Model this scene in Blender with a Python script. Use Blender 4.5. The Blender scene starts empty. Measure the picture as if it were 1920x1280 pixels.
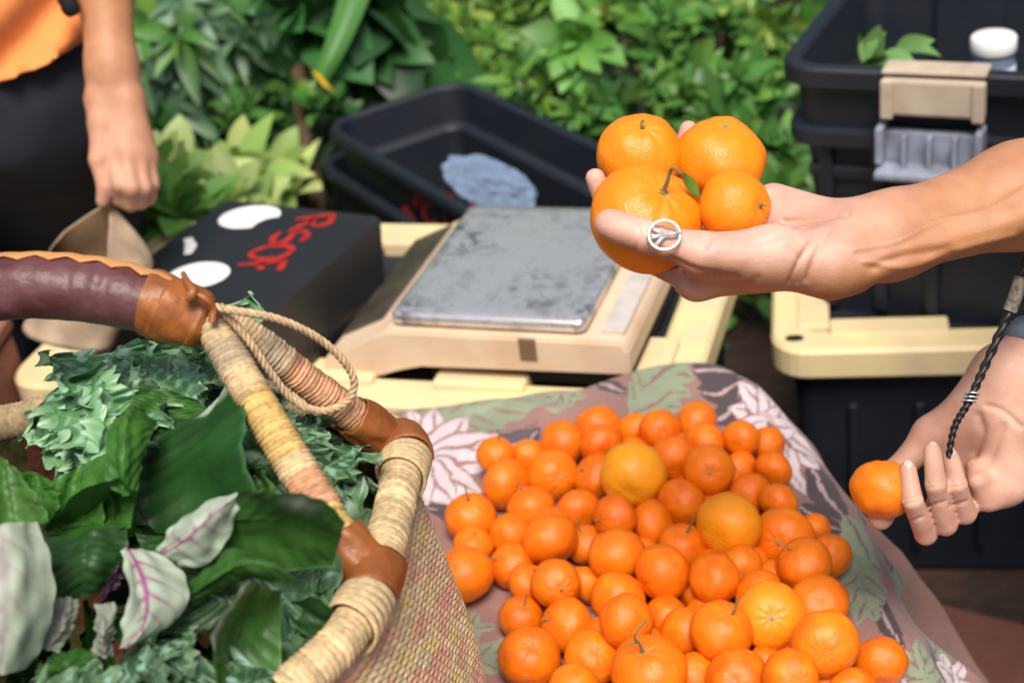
import bpy, bmesh, math, random
import numpy as np
from mathutils import Vector, Matrix, Euler, noise

# ---------------------------------------------------------------- camera, sky, sun, exposure
S = bpy.context.scene
COL = S.collection
F_PX = 2850.0
PITCH, ROLL, CAM_Z = math.radians(29.5), math.radians(8.0), 1.5
_c, _s, _cr, _sr = math.cos(PITCH), math.sin(PITCH), math.cos(ROLL), math.sin(ROLL)
FWD = np.array([0, _c, -_s]); _R0 = np.array([1.0, 0, 0]); _D0 = np.array([0, -_s, -_c])
RGT = _cr * _R0 + _sr * _D0
DWN = -_sr * _R0 + _cr * _D0
CAM = np.array([0, 0, CAM_Z])

cam_d = bpy.data.cameras.new("camera"); cam = bpy.data.objects.new("camera", cam_d); COL.objects.link(cam)
M3 = Matrix([[RGT[i], -DWN[i], -FWD[i]] for i in range(3)])
cam.matrix_world = Matrix.Translation(CAM) @ M3.to_4x4()
cam_d.sensor_width = 36.0; cam_d.lens = 36.0 * F_PX / 1920.0
cam_d.clip_start = 0.05; cam_d.clip_end = 300
cam_d.dof.use_dof = True; cam_d.dof.focus_distance = 1.12; cam_d.dof.aperture_fstop = 6.0
cam_d.dof.aperture_blades = 8
S.camera = cam

W = bpy.data.worlds.new("World"); S.world = W; W.use_nodes = True
wn = W.node_tree.nodes; wl = W.node_tree.links
sky = wn.new("ShaderNodeTexSky"); sky.sky_type = 'NISHITA'; sky.sun_disc = False
SUN_EL, SUN_AZ = math.radians(60), math.radians(178)   # azimuth measured from +Y towards +X
sky.sun_elevation = SUN_EL; sky.sun_rotation = SUN_AZ
sky.air_density = 1.0; sky.dust_density = 4.0; sky.ozone_density = 0.6
wl.new(sky.outputs[0], wn["Background"].inputs[0]); wn["Background"].inputs[1].default_value = 0.09
sun_d = bpy.data.lights.new("sun", 'SUN'); sun_d.energy = 3.5; sun_d.angle = math.radians(28); sun_d.color = (1.0, 0.94, 0.84)
sun = bpy.data.objects.new("sun", sun_d); COL.objects.link(sun)
sdir = Vector((math.sin(SUN_AZ) * math.cos(SUN_EL), math.cos(SUN_AZ) * math.cos(SUN_EL), math.sin(SUN_EL)))
sun.rotation_euler = sdir.to_track_quat('Z', 'Y').to_euler()
sun.location = (0, 0, 6)
S.view_settings.view_transform = 'Standard'; S.view_settings.look = 'None'
S.view_settings.gamma = 1.0; S.view_settings.use_curve_mapping = False
S.view_settings.exposure = 0.5
S.render.engine = 'CYCLES'
S.cycles.use_denoising = True
S.cycles.max_bounces = 8

# ---------------------------------------------------------------- helpers
def ray(px, py): return FWD + (px - 960) / F_PX * RGT + (py - 640) / F_PX * DWN
def at(px, py, d): return CAM + ray(px, py) * d            # a point seen at a pixel, d metres in
def onz(px, py, z):
    r = ray(px, py); return CAM + r * ((z - CAM_Z) / r[2])
def onzd(px, py, z):
    r = ray(px, py); return (z - CAM_Z) / r[2]
def proj(P):
    q = np.asarray(P) - CAM; d = q @ FWD
    return 960 + F_PX * (q @ RGT) / d, 640 + F_PX * (q @ DWN) / d, d

def tag(o, label=None, cat=None, group=None, kind=None):
    if label: o['label'] = label
    if cat: o['category'] = cat
    if group: o['group'] = group
    if kind: o['kind'] = kind
    return o
def empty(name, loc=(0, 0, 0), rz=0.0):
    o = bpy.data.objects.new(name, None); COL.objects.link(o)
    o.location = loc; o.rotation_euler = (0, 0, rz); o.empty_display_size = 0.05
    return o
def link(name, me, m=None, parent=None, smooth=True):
    o = bpy.data.objects.new(name, me); COL.objects.link(o)
    if m: me.materials.append(m)
    if parent: o.parent = parent
    if smooth:
        me.polygons.foreach_set('use_smooth', [True] * len(me.polygons))
    return o
def from_bm(name, bm, m=None, parent=None, smooth=False):
    bmesh.ops.recalc_face_normals(bm, faces=bm.faces[:])
    me = bpy.data.meshes.new(name); bm.to_mesh(me); bm.free()
    return link(name, me, m, parent, smooth)
def np_mesh(name, V, Fq, col=None, uv=None):
    """mesh from numpy verts and an (n,k) face array; optional per-vertex colour and uv"""
    V = np.asarray(V, dtype=np.float32); Fq = np.asarray(Fq, dtype=np.int32)
    me = bpy.data.meshes.new(name)
    n, k = Fq.shape
    me.vertices.add(len(V)); me.vertices.foreach_set('co', V.ravel())
    me.loops.add(n * k); me.loops.foreach_set('vertex_index', Fq.ravel())
    me.polygons.add(n); me.polygons.foreach_set('loop_start', np.arange(0, n * k, k, dtype=np.int32))
    me.update(calc_edges=True)
    if col is not None:
        a = me.color_attributes.new('Col', 'FLOAT_COLOR', 'POINT')
        c4 = np.ones((len(V), 4), dtype=np.float32); c4[:, :3] = col
        a.data.foreach_set('color', c4.ravel())
    if uv is not None:
        a = me.attributes.new('luv', 'FLOAT2', 'POINT')
        a.data.foreach_set('vector', np.asarray(uv, dtype=np.float32).ravel())
    return me
def grid_faces(nu, nv, closeu=False, closev=False):
    iu = np.arange(nu if closeu else nu - 1); iv = np.arange(nv if closev else nv - 1)
    a, b = np.meshgrid(iu, iv, indexing='ij'); a = a.ravel(); b = b.ravel()
    a2 = (a + 1) % nu; b2 = (b + 1) % nv
    return np.stack([a * nv + b, a2 * nv + b, a2 * nv + b2, a * nv + b2], 1)
def box(bm, c, size, rot=None, bev=0.0, seg=2):
    r = bmesh.ops.create_cube(bm, size=1.0)
    vs = r['verts']
    M = Matrix.Translation(c) @ (rot.to_4x4() if rot else Matrix.Identity(4)) @ Matrix.Diagonal((*size, 1))
    bmesh.ops.transform(bm, matrix=M, verts=vs)
    if bev > 0:
        es = list({e for v in vs for e in v.link_edges})
        bmesh.ops.bevel(bm, geom=es, offset=bev, segments=seg, affect='EDGES', profile=0.5)
def rr_loop(w, d, r, n=7):
    """points of a rounded rectangle"""
    r = max(0.0005, min(r, w / 2 - 1e-4, d / 2 - 1e-4)); pts = []
    for k, (sx, sy) in enumerate(((1, 1), (-1, 1), (-1, -1), (1, -1))):
        for i in range(n):
            a = math.pi / 2 * (k + i / (n - 1))
            pts.append((sx * (w / 2 - r) + r * math.cos(a), sy * (d / 2 - r) + r * math.sin(a)))
    return pts
def loft(bm, prof, w, d, rad, n=7, cap0=True, cap1=True):
    """prof: list of (inset, z) -> stacked rounded rectangles"""
    loops = []
    for ins, z in prof:
        loops.append([bm.verts.new((x, y, z)) for x, y in rr_loop(w - 2 * ins, d - 2 * ins, max(rad - ins, 0.004), n)])
    m = len(loops[0])
    for a, b in zip(loops, loops[1:]):
        for i in range(m):
            bm.faces.new((a[i], a[(i + 1) % m], b[(i + 1) % m], b[i]))
    if cap0: bm.faces.new(loops[0][::-1])
    if cap1: bm.faces.new(loops[-1])
def rotz(a): return Matrix.Rotation(a, 3, 'Z')
def crom(P, n):
    """Catmull-Rom through the points, n samples"""
    P = np.asarray(P, float); m = len(P)
    Q = np.vstack([2 * P[0] - P[1], P, 2 * P[-1] - P[-2]])
    t = np.linspace(0, m - 1 - 1e-9, n); i = t.astype(int); f = (t - i)[:, None]
    a, b, c, d = Q[i], Q[i + 1], Q[i + 2], Q[i + 3]
    return 0.5 * (2 * b + (c - a) * f + (2 * a - 5 * b + 4 * c - d) * f ** 2 + (3 * b - a - 3 * c + d) * f ** 3)
def resample(P, n):
    L = np.r_[0, np.cumsum(np.linalg.norm(np.diff(P, axis=0), axis=1))]
    s = np.linspace(0, L[-1], n)
    return np.stack([np.interp(s, L, P[:, k]) for k in range(P.shape[1])], 1), L[-1]
def frames(P, closed=False):
    T = np.gradient(P, axis=0)
    if closed:
        T = np.roll(P, -1, 0) - np.roll(P, 1, 0)
    T /= np.linalg.norm(T, axis=1)[:, None]
    N = np.zeros_like(T); up = np.array([0, 0, 1.0])
    if abs(T[0] @ up) > 0.9: up = np.array([0, 1.0, 0])
    N[0] = up - T[0] * (up @ T[0]); N[0] /= np.linalg.norm(N[0])
    for i in range(1, len(P)):
        v = N[i - 1] - T[i] * (N[i - 1] @ T[i]); N[i] = v / np.linalg.norm(v)
    return T, N, np.cross(T, N)
def tube(P, R, nseg=12, cap=True):
    """V,F of a tube; R scalar, (n,) or (n,nseg)"""
    P = np.asarray(P, float); n = len(P); T, N, B = frames(P)
    R = np.asarray(R, float)
    if R.ndim == 0: R = np.full(n, float(R))
    if R.ndim == 1: R = np.repeat(R[:, None], nseg, 1)
    th = np.linspace(0, 2 * np.pi, nseg, endpoint=False)
    V = P[:, None] + R[..., None] * (np.cos(th)[None, :, None] * N[:, None] + np.sin(th)[None, :, None] * B[:, None])
    V = V.reshape(-1, 3); Fc = grid_faces(n, nseg, False, True)
    if cap:
        V = np.vstack([V, P[0], P[-1]]); k = n * nseg
        i = np.arange(nseg); j = (i + 1) % nseg
        f0 = np.stack([i, j, np.full(nseg, k), np.full(nseg, k)], 1)
        # triangles are stored as thin quads split at the pole: keep quads by doubling the pole vertex
        V = np.vstack([V, P[0] + 1e-7, P[-1] + 1e-7])
        f0 = np.stack([j, i, np.full(nseg, k), np.full(nseg, k + 2)], 1)
        o = (n - 1) * nseg
        f1 = np.stack([o + i, o + j, np.full(nseg, k + 1), np.full(nseg, k + 3)], 1)
        Fc = np.vstack([Fc, f0, f1])
    return V, Fc
class Acc:
    """collects V,F,colour pieces into one mesh"""
    def __init__(s): s.V = []; s.F = []; s.C = []; s.U = []; s.n = 0
    def add(s, V, Fq, col=(1, 1, 1), uv=None):
        V = np.asarray(V, float); s.V.append(V); s.F.append(np.asarray(Fq) + s.n); s.n += len(V)
        c = np.asarray(col, float); s.C.append(np.tile(c, (len(V), 1)) if c.ndim == 1 else c)
        s.U.append(np.zeros((len(V), 2)) if uv is None else uv)
    def build(s, name, m, parent=None, smooth=True):
        me = np_mesh(name, np.vstack(s.V), np.vstack(s.F), np.vstack(s.C), np.vstack(s.U))
        return link(name, me, m, parent, smooth)

# ---------------------------------------------------------------- materials
def mat(name, col=(0.5, 0.5, 0.5), rough=0.5, spec=0.5, metal=0.0, attr=False, var=0.0, vscale=20.0, var_col=None,
        bump=0.0, bscale=200.0, sss=0.0, sss_r=(1, 0.4, 0.2), sss_s=0.006, trans=0.0, coat=0.0, rvar=0.0, detail=4.0, sheen=0.0):
    m = bpy.data.materials.new(name); m.use_nodes = True
    nt = m.node_tree; N = nt.nodes; L = nt.links; b = N["Principled BSDF"]
    b.inputs["Roughness"].default_value = rough; b.inputs["Metallic"].default_value = metal
    b.inputs["Specular IOR Level"].default_value = spec
    if coat: b.inputs["Coat Weight"].default_value = coat; b.inputs["Coat Roughness"].default_value = 0.25
    if sheen: b.inputs["Sheen Weight"].default_value = sheen
    if sss:
        b.inputs["Subsurface Weight"].default_value = sss; b.inputs["Subsurface Radius"].default_value = sss_r
        b.inputs["Subsurface Scale"].default_value = sss_s
    tc = N.new("ShaderNodeTexCoord")
    if attr:
        a = N.new("ShaderNodeVertexColor"); a.layer_name = 'Col'; src = a.outputs[0]
    else:
        rgb = N.new("ShaderNodeRGB"); rgb.outputs[0].default_value = (*col, 1); src = rgb.outputs[0]
    if var > 0:
        nz = N.new("ShaderNodeTexNoise"); nz.inputs["Scale"].default_value = vscale; nz.inputs["Detail"].default_value = detail
        L.new(tc.outputs["Object"], nz.inputs["Vector"])
        mp = N.new("ShaderNodeMapRange"); mp.inputs[1].default_value = 0.35; mp.inputs[2].default_value = 0.68
        L.new(nz.outputs[0], mp.inputs[0])
        mx = N.new("ShaderNodeMix"); mx.data_type = 'RGBA'
        if var_col is None:
            mx.blend_type = 'MULTIPLY'; mx.inputs[7].default_value = (1 - var, 1 - var, 1 - var, 1)
            L.new(mp.outputs[0], mx.inputs[0])
        else:
            mx.inputs[7].default_value = (*var_col, 1)
            mm = N.new("ShaderNodeMath"); mm.operation = 'MULTIPLY'; mm.inputs[1].default_value = var
            L.new(mp.outputs[0], mm.inputs[0]); L.new(mm.outputs[0], mx.inputs[0])
        L.new(src, mx.inputs[6]); src = mx.outputs[2]
        if rvar:
            mr = N.new("ShaderNodeMapRange"); mr.inputs[3].default_value = rough; mr.inputs[4].default_value = rough + rvar
            L.new(nz.outputs[0], mr.inputs[0]); L.new(mr.outputs[0], b.inputs["Roughness"])
    L.new(src, b.inputs["Base Color"])
    if bump > 0:
        n2 = N.new("ShaderNodeTexNoise"); n2.inputs["Scale"].default_value = bscale; n2.inputs["Detail"].default_value = 3
        L.new(tc.outputs["Object"], n2.inputs["Vector"])
        bp = N.new("ShaderNodeBump"); bp.inputs["Strength"].default_value = 1.0; bp.inputs["Distance"].default_value = bump
        L.new(n2.outputs[0], bp.inputs["Height"]); L.new(bp.outputs[0], b.inputs["Normal"])
    if trans > 0:   # thin leaf: light shines through
        t = N.new("ShaderNodeBsdfTranslucent"); L.new(src, t.inputs[0])
        ms = N.new("ShaderNodeMixShader"); ms.inputs[0].default_value = trans
        out = N["Material Output"]; L.new(b.outputs[0], ms.inputs[1]); L.new(t.outputs[0], ms.inputs[2]); L.new(ms.outputs[0], out.inputs[0])
    return m
rng = np.random.default_rng(7)
random.seed(7)
# ---------------------------------------------------------------- ground
m_ground = mat("ground_earth", (0.030, 0.022, 0.018), 0.95, 0.2, var=0.8, vscale=7, var_col=(0.075, 0.040, 0.030), bump=0.02, bscale=25, detail=8)
bm = bmesh.new(); bmesh.ops.create_grid(bm, x_segments=60, y_segments=60, size=60)
for v in bm.verts: v.co.z = 0
g = from_bm("ground", bm, m_ground); tag(g, "dark brown bare earth under the stall", None, None, "structure")

# ---------------------------------------------------------------- totes, lids, box, bins
m_black = mat("black_plastic", (0.008, 0.012, 0.021), 0.42, 0.42, var=0.5, vscale=14, var_col=(0.014, 0.016, 0.020), rvar=0.25, bump=0.0006, bscale=500)
m_blackin = mat("black_plastic_box", (0.009, 0.011, 0.014), 0.42, 0.6, var=0.5, vscale=8, var_col=(0.014, 0.013, 0.012), rvar=0.2)
m_yellow = mat("yellow_plastic", (0.72, 0.58, 0.30), 0.5, 0.4, var=0.8, vscale=13, var_col=(0.58, 0.46, 0.30), bump=0.0008, bscale=300, detail=7)
m_cream = mat("cream_plastic", (0.66, 0.51, 0.37), 0.5, 0.4, var=0.8, vscale=16, var_col=(0.56, 0.38, 0.25), bump=0.0004, bscale=300, detail=8)
m_dark = mat("dark_void", (0.01, 0.01, 0.01), 0.8, 0.2)
m_red = mat("red_paint", (0.42, 0.02, 0.015), 0.55, 0.4, var=0.4, vscale=60)
m_white = mat("white_paper", (0.74, 0.74, 0.72), 0.6, 0.3, var=0.25, vscale=25, var_col=(0.55, 0.54, 0.50))

def tote_body(bm, w, d, h, z0, taper=0.035, wall=0.004, rim=0.012, inner=True):
    p = [(taper + 0.006, z0), (taper, z0 + 0.008), (rim + 0.002, z0 + h - 0.034), (0.002, z0 + h - 0.031), (0, z0 + h - 0.027),
         (0, z0 + h - 0.004), (0.002, z0 + h)]
    if inner:
        p += [(rim + wall, z0 + h), (rim + wall + 0.002, z0 + h - 0.004), (taper + wall, z0 + 0.012), (taper + wall + 0.01, z0 + 0.008)]
    loft(bm, p, w, d, 0.045)

def lid_mesh(bm, w, d, z, flange=0.055):
    """tote lid: a flange with a downturned skirt round a sunken panel"""
    loft(bm, [(0.012, z - 0.045), (0.002, z - 0.045), (0, z - 0.042), (0, z - 0.006), (0.005, z),
              (flange, z), (flange + 0.006, z - 0.004), (flange + 0.010, z - 0.026), (flange + 0.014, z - 0.028)], w, d, 0.05, cap0=False)

YAW1 = math.radians(-20)
# table under the scale: black tote with yellow lid
T1z = 0.53
ft = onz(740, 757, T1z)
ax = np.array([math.cos(YAW1), math.sin(YAW1), 0]); ay = np.array([-math.sin(YAW1), math.cos(YAW1), 0])
re = onz(1330, 650, T1z)
# centre from the front edge and the right edge
D1 = 0.50
f0 = ft @ ay; r0 = re @ ax
W1 = r0 - onz(28, 690, T1z) @ ax
c1 = ax * (r0 - W1 / 2) + ay * (f0 + D1 / 2)
t1 = empty("storage_tote", (c1[0], c1[1], 0), YAW1)
tag(t1, "black storage tote with yellow lid under the kitchen scale and the black box", "tote", "closed totes with yellow lids")
bm = bmesh.new(); tote_body(bm, W1 - 0.03, D1 - 0.03, T1z - 0.012, 0, inner=False); from_bm("tote_body", bm, m_black, t1)
bm = bmesh.new(); lid_mesh(bm, W1, D1, T1z)
# raised blocks along the inner side of the flange
for x, y, sx, sy in ((W1 / 2 - 0.062, -0.13, 0.05, 0.10), (W1 / 2 - 0.062, 0.13, 0.05, 0.10), (-W1 / 2 + 0.062, 0.13, 0.05, 0.1), (-W1 / 2 + 0.062, -0.13, 0.05, 0.1),
                     (-0.20, D1 / 2 - 0.062, 0.13, 0.05), (0.0, D1 / 2 - 0.062, 0.13, 0.05), (0.20, D1 / 2 - 0.062, 0.13, 0.05),
                     (0.20, -D1 / 2 + 0.062, 0.12, 0.05), (0.0, -D1 / 2 + 0.062, 0.12, 0.05), (-0.20, -D1 / 2 + 0.062, 0.12, 0.05)):
    box(bm, (x, y, T1z - 0.008), (sx, sy, 0.036), bev=0.005)
from_bm("lid", bm, m_yellow, t1)

# right-hand tote with lid, under the open tub
T2z = 0.42; YAW2 = math.radians(-13)
ax2 = np.array([math.cos(YAW2), math.sin(YAW2), 0]); ay2 = np.array([-math.sin(YAW2), math.cos(YAW2), 0])
W2, D2 = 0.76, 0.50
l0 = onz(1446, 630, T2z) @ ax2; f2 = onz(1640, 655, T2z) @ ay2
c2 = ax2 * (l0 + W2 / 2) + ay2 * (f2 + D2 / 2)
t2 = empty("storage_tote", (c2[0], c2[1], 0), YAW2)
tag(t2, "black storage tote with yellow lid standing under the open latched tub", "tote", "closed totes with yellow lids")
bm = bmesh.new(); tote_body(bm, W2 - 0.03, D2 - 0.03, T2z - 0.012, 0, inner=False)
for k in range(7):
    box(bm, (-0.27 + 0.09 * k, -D2 / 2 + 0.03, 0.19), (0.012, 0.012, 0.26), Matrix.Rotation(0.06, 3, 'X'), 0.003)
from_bm("tote_body", bm, m_black, t2)
bm = bmesh.new(); lid_mesh(bm, W2, D2, T2z, 0.05)
for x, y, sx, sy in ((-0.22, -D2 / 2 + 0.058, 0.16, 0.045), (0.02, -D2 / 2 + 0.058, 0.11, 0.045), (0.24, -D2 / 2 + 0.058, 0.14, 0.045),
                     (-W2 / 2 + 0.058, -0.14, 0.045, 0.10), (-W2 / 2 + 0.058, 0.1, 0.045, 0.12)):
    box(bm, (x, y, T2z - 0.012), (sx, sy, 0.034), bev=0.004)
from_bm("lid", bm, m_yellow, t2)
bm = bmesh.new(); bmesh.ops.create_cone(bm, cap_ends=True, segments=20, radius1=0.009, radius2=0.009, depth=0.004)
h = from_bm("padlock_hole", bm, m_dark, t2); h.location = (-W2 / 2 + 0.032, -D2 / 2 + 0.034, T2z + 0.0005); h.scale = (1.4, 0.8, 1)

# open latched tub on it
TBz = T2z - 0.02; TBh = 0.79 - TBz; YAW3 = math.radians(-29)
ax3 = np.array([math.cos(YAW3), math.sin(YAW3), 0]); ay3 = np.array([-math.sin(YAW3), math.cos(YAW3), 0])
pL = onz(1450, 126, 0.79); W3, D3 = 0.66, 0.42
c3 = pL + ax3 * (W3 / 2) + ay3 * (D3 / 2)
c3 += (c2 - c3) * 0.0
tb = empty("latched_tub", (c3[0], c3[1], TBz), YAW3)
tag(tb, "open black plastic tub with grey latches standing on yellow lid at right", "tub")
m_tubin = m_black
bm = bmesh.new()
tp = 0.05
loft(bm, [(tp + 0.008, 0), (tp, 0.008), (0.030, TBh - 0.115), (0.008, TBh - 0.112), (0.006, TBh - 0.108), (0.006, TBh - 0.092), (0.022, TBh - 0.088),
          (0.018, TBh - 0.030), (0.0, TBh - 0.026), (0, TBh - 0.004), (0.003, TBh), (0.020, TBh), (0.023, TBh - 0.005),
          (0.030, TBh - 0.10), (0.040, TBh - 0.17), (tp + 0.02, TBh - 0.175)], W3, D3, 0.055)
for k, x in enumerate((-0.27, -0.20, -0.13, 0.10, 0.18, 0.27)):
    box(bm, (x, -D3 / 2 + 0.036, 0.16), (0.02, 0.016, 0.28), Matrix.Rotation(0.062, 3, 'X'), 0.004)
box(bm, (-0.215, -D3 / 2 + 0.040, 0.235), (0.16, 0.03, 0.02), Matrix.Rotation(0.062, 3, 'X'), 0.006)
for x in (-0.15, 0.05, 0.2):    # inner back ribs
    box(bm, (x, D3 / 2 - 0.042, 0.2), (0.10, 0.012, 0.36), Matrix.Rotation(-0.06, 3, 'X'), 0.005)
from_bm("tub_body", bm, m_black, tb)
m_latch = mat("beige_latch", (0.50, 0.42, 0.33), 0.5, 0.4, var=0.6, vscale=30, var_col=(0.36, 0.27, 0.18))
m_handle = mat("grey_handle", (0.30, 0.33, 0.42), 0.45, 0.45, var=0.4, vscale=30)
# latch and handle on the front, positions read from the picture
def tub_local(px, py, yloc):
    # intersect the pixel ray with the tub plane y_local = yloc
    r = ray(px, py); t = ((c3 @ ay3) + yloc - CAM @ ay3) / (r @ ay3); p = CAM + r * t
    q = p - np.array([c3[0], c3[1], TBz]); return q @ ax3, q[2]
xa, za = tub_local(1655, 135, -D3 / 2); xb, zb = tub_local(1850, 212, -D3 / 2)
lat = bmesh.new(); cx, w_, h_ = (xa + xb) / 2, xb - xa, 0.050
box(lat, (cx, -D3 / 2 - 0.006, TBh - 0.030), (w_, 0.014, h_), bev=0.005)
box(lat, (cx, -D3 / 2 + 0.010, TBh + 0.002), (w_, 0.040, 0.007), bev=0.003)
for sx in (-1, 1): box(lat, (cx + sx * (w_ / 2 - 0.008), -D3 / 2 - 0.013, TBh - 0.032), (0.016, 0.010, h_ * 1.05), bev=0.003)
from_bm("latch", lat, m_latch, tb)
xa, za = tub_local(1650, 250, -D3 / 2); xb, zb = tub_local(1845, 320, -D3 / 2)
hb = bmesh.new(); cx, w_ = (xa + xb) / 2, xb - xa; zc = (za + zb) / 2
box(hb, (cx, -D3 / 2 + 0.006, zc + 0.004), (w_, 0.016, 0.044), bev=0.003)
box(hb, (cx, -D3 / 2 - 0.016, zc - 0.022), (w_, 0.05, 0.012), bev=0.004)
for k in range(5): box(hb, (cx - w_ / 2 + w_ * k / 4 * 0.96 + 0.003, -D3 / 2 - 0.006, zc + 0.004), (0.006, 0.03, 0.046), bev=0.001)
for sx in (-1, 1): box(hb, (cx + sx * (w_ / 2 - 0.004), -D3 / 2 - 0.010, zc + 0.014), (0.010, 0.036, 0.05), bev=0.003)
from_bm("handle", hb, m_handle, tb)

# black box with red letters on the left
BXz0, BXz = T1z, 0.66; YAW4 = math.radians(-30.5)
ax4 = np.array([math.cos(YAW4), math.sin(YAW4), 0]); ay4 = np.array([-math.sin(YAW4), math.cos(YAW4), 0])
pBR = onz(719, 404, BXz); W4, D4 = 0.262, 0.31
c4 = pBR - ax4 * (W4 / 2) - ay4 * (D4 / 2)
bx = empty("cash_box", (c4[0], c4[1], BXz0), YAW4)
tag(bx, "black box with red painted letters and white stickers beside the scale", "box")
bm = bmesh.new(); loft(bm, [(0.016, 0.001), (0.012, 0.004), (0.0, BXz - BXz0 - 0.004), (0.004, BXz - BXz0)], W4, D4, 0.012)
from_bm("box_body", bm, m_blackin, bx)
def box_local(px, py):
    q = onz(px, py, BXz) - c4; return q @ ax4, q @ ay4
def brush(strokes, w, h=0.0012, wob=0.15):
    """painted strokes as thin raised ribbons; strokes: lists of 2-D points"""
    bmm = bmesh.new()
    for st in strokes:
        P, L = resample(crom(np.array(st), 24), 24)
        T = np.gradient(P, axis=0); T /= np.linalg.norm(T, axis=1)[:, None]; Nn = np.stack([-T[:, 1], T[:, 0]], 1)
        ww = w * (1 + wob * np.sin(np.linspace(0, 9, 24) + len(st))) * np.clip(np.minimum(np.linspace(0.6, 8, 24), np.linspace(8, 0.6, 24)), 0, 1)
        a = [bmm.verts.new((*(p + n * q / 2), h)) for p, n, q in zip(P, Nn, ww)]
        b = [bmm.verts.new((*(p - n * q / 2), h)) for p, n, q in zip(P, Nn, ww)]
        for i in range(23): bmm.faces.new((a[i], a[i + 1], b[i + 1], b[i]))
    return bmm
# letters read towards the viewer, their heads to the right; unit glyphs x across, y up
GLY = {'R': [[(0.05, 0), (0.1, 0.5), (0.08, 1)], [(0.08, 1), (0.6, 1.0), (0.75, 0.75), (0.5, 0.52), (0.1, 0.5)], [(0.3, 0.5), (0.55, 0.25), (0.85, 0)]],
       'S': [[(0.8, 0.88), (0.5, 1.02), (0.15, 0.85), (0.25, 0.58), (0.65, 0.45), (0.8, 0.2), (0.45, -0.02), (0.05, 0.15)]],
       'O': [[(0.45, 1), (0.1, 0.8), (0.05, 0.3), (0.4, 0), (0.8, 0.25), (0.82, 0.75), (0.45, 1)]],
       'F': [[(0.15, 0), (0.15, 0.5), (0.1, 1)], [(0.1, 1), (0.8, 0.98)], [(0.13, 0.52), (0.65, 0.55)]]}
letters = [('R', (548, 424), (620, 413), 0), ('S', (512, 449), (576, 442), 0), ('O', (470, 478), (550, 471), 0), ('F', (442, 506), (530, 499), 0)]
for k, (ch, foot, head, nxt) in enumerate(letters):
    f_, h_ = np.array(box_local(*foot)), np.array(box_local(*head))
    up = h_ - f_; rv = (-15, 31) if ch in 'RSO' else (-15, 27)
    right = np.array(box_local(foot[0] + rv[0], foot[1] + rv[1])) - f_; sc = 1.0          # the text runs towards the viewer
    st = [[tuple(f_ + up * y + right * (x - 0.45) * sc) for x, y in s] for s in GLY[ch]]
    o = from_bm("painted_letter", brush(st, 0.0092), m_red, bx); o.location = (0, 0, BXz - BXz0)
def disc_sticker(px, py, rx, ry, ang, bite=False):
    cxy = np.array(box_local(px, py)); bmm = bmesh.new(); n = 48; vs = []
    for i in range(n):
        a = 2 * math.pi * i / n; r = 1.0
        p = np.array([rx * math.cos(a), ry * math.sin(a)])
        if bite:
            d = np.linalg.norm(p - np.array([rx * 0.95, -ry * 0.85]))
            if d < rx * 0.62: p = p + (p - np.array([rx * 0.95, -ry * 0.85])) / max(d, 1e-6) * (rx * 0.62 - d) * 0.9 * (-1 if np.linalg.norm(p) > 9 else 1)
        vs.append(bmm.verts.new((*p, 0.0012)))
    bmm.faces.new(vs); o = from_bm("sticker", bmm, m_white, bx); o.location = (*cxy, BXz - BXz0); o.rotation_euler = (0, 0, ang); return o
disc_sticker(468, 408, 0.044, 0.036, 0.3, True)
disc_sticker(372, 517, 0.042, 0.036, 0.2)
bmm = brush([[box_local(352, 448), box_local(358, 462), box_local(352, 478)]], 0.014)
o = from_bm("sticker", bmm, m_white, bx); o.location = (0, 0, BXz - BXz0)

# reddish board left of the totes
m_board = mat("reddish_board", (0.27, 0.105, 0.075), 0.75, 0.3, var=0.5, vscale=14, var_col=(0.18, 0.075, 0.05), bump=0.0008, bscale=150)
bd = empty("wooden_crate", (-0.86, 1.70, 0), math.radians(-6)); tag(bd, "reddish brown wooden crate at the far left beside the yellow lid", "crate")
bm = bmesh.new()
for k in range(3): box(bm, (0, -0.125 + 0.125 * k, 0.585), (0.34, 0.121, 0.018), bev=0.003)
for sx in (-1, 1):
    for k in range(5): box(bm, (sx * 0.160, 0.0, 0.06 + 0.115 * k), (0.014, 0.36, 0.095), bev=0.003)
for sy in (-1, 1):
    for k in range(5): box(bm, (0, sy * 0.172, 0.06 + 0.115 * k), (0.304, 0.014, 0.095), bev=0.003)
from_bm("crate_boards", bm, m_board, bd)

m_brick = mat("red_brick", (0.11, 0.042, 0.030), 0.9, 0.2, var=0.6, vscale=30, var_col=(0.14, 0.06, 0.045), bump=0.002, bscale=90)
pb_ = onz(1850, 1232, 0.04)
bm = bmesh.new(); box(bm, (0, 0, 0.03), (0.30, 0.13, 0.06), bev=0.006); o = from_bm("brick", bm, m_brick); o.location = (pb_[0], pb_[1], 0); o.rotation_euler = (0, 0, -0.6)
tag(o, "red brick lying on the dark ground at the lower right", "brick")
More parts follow.
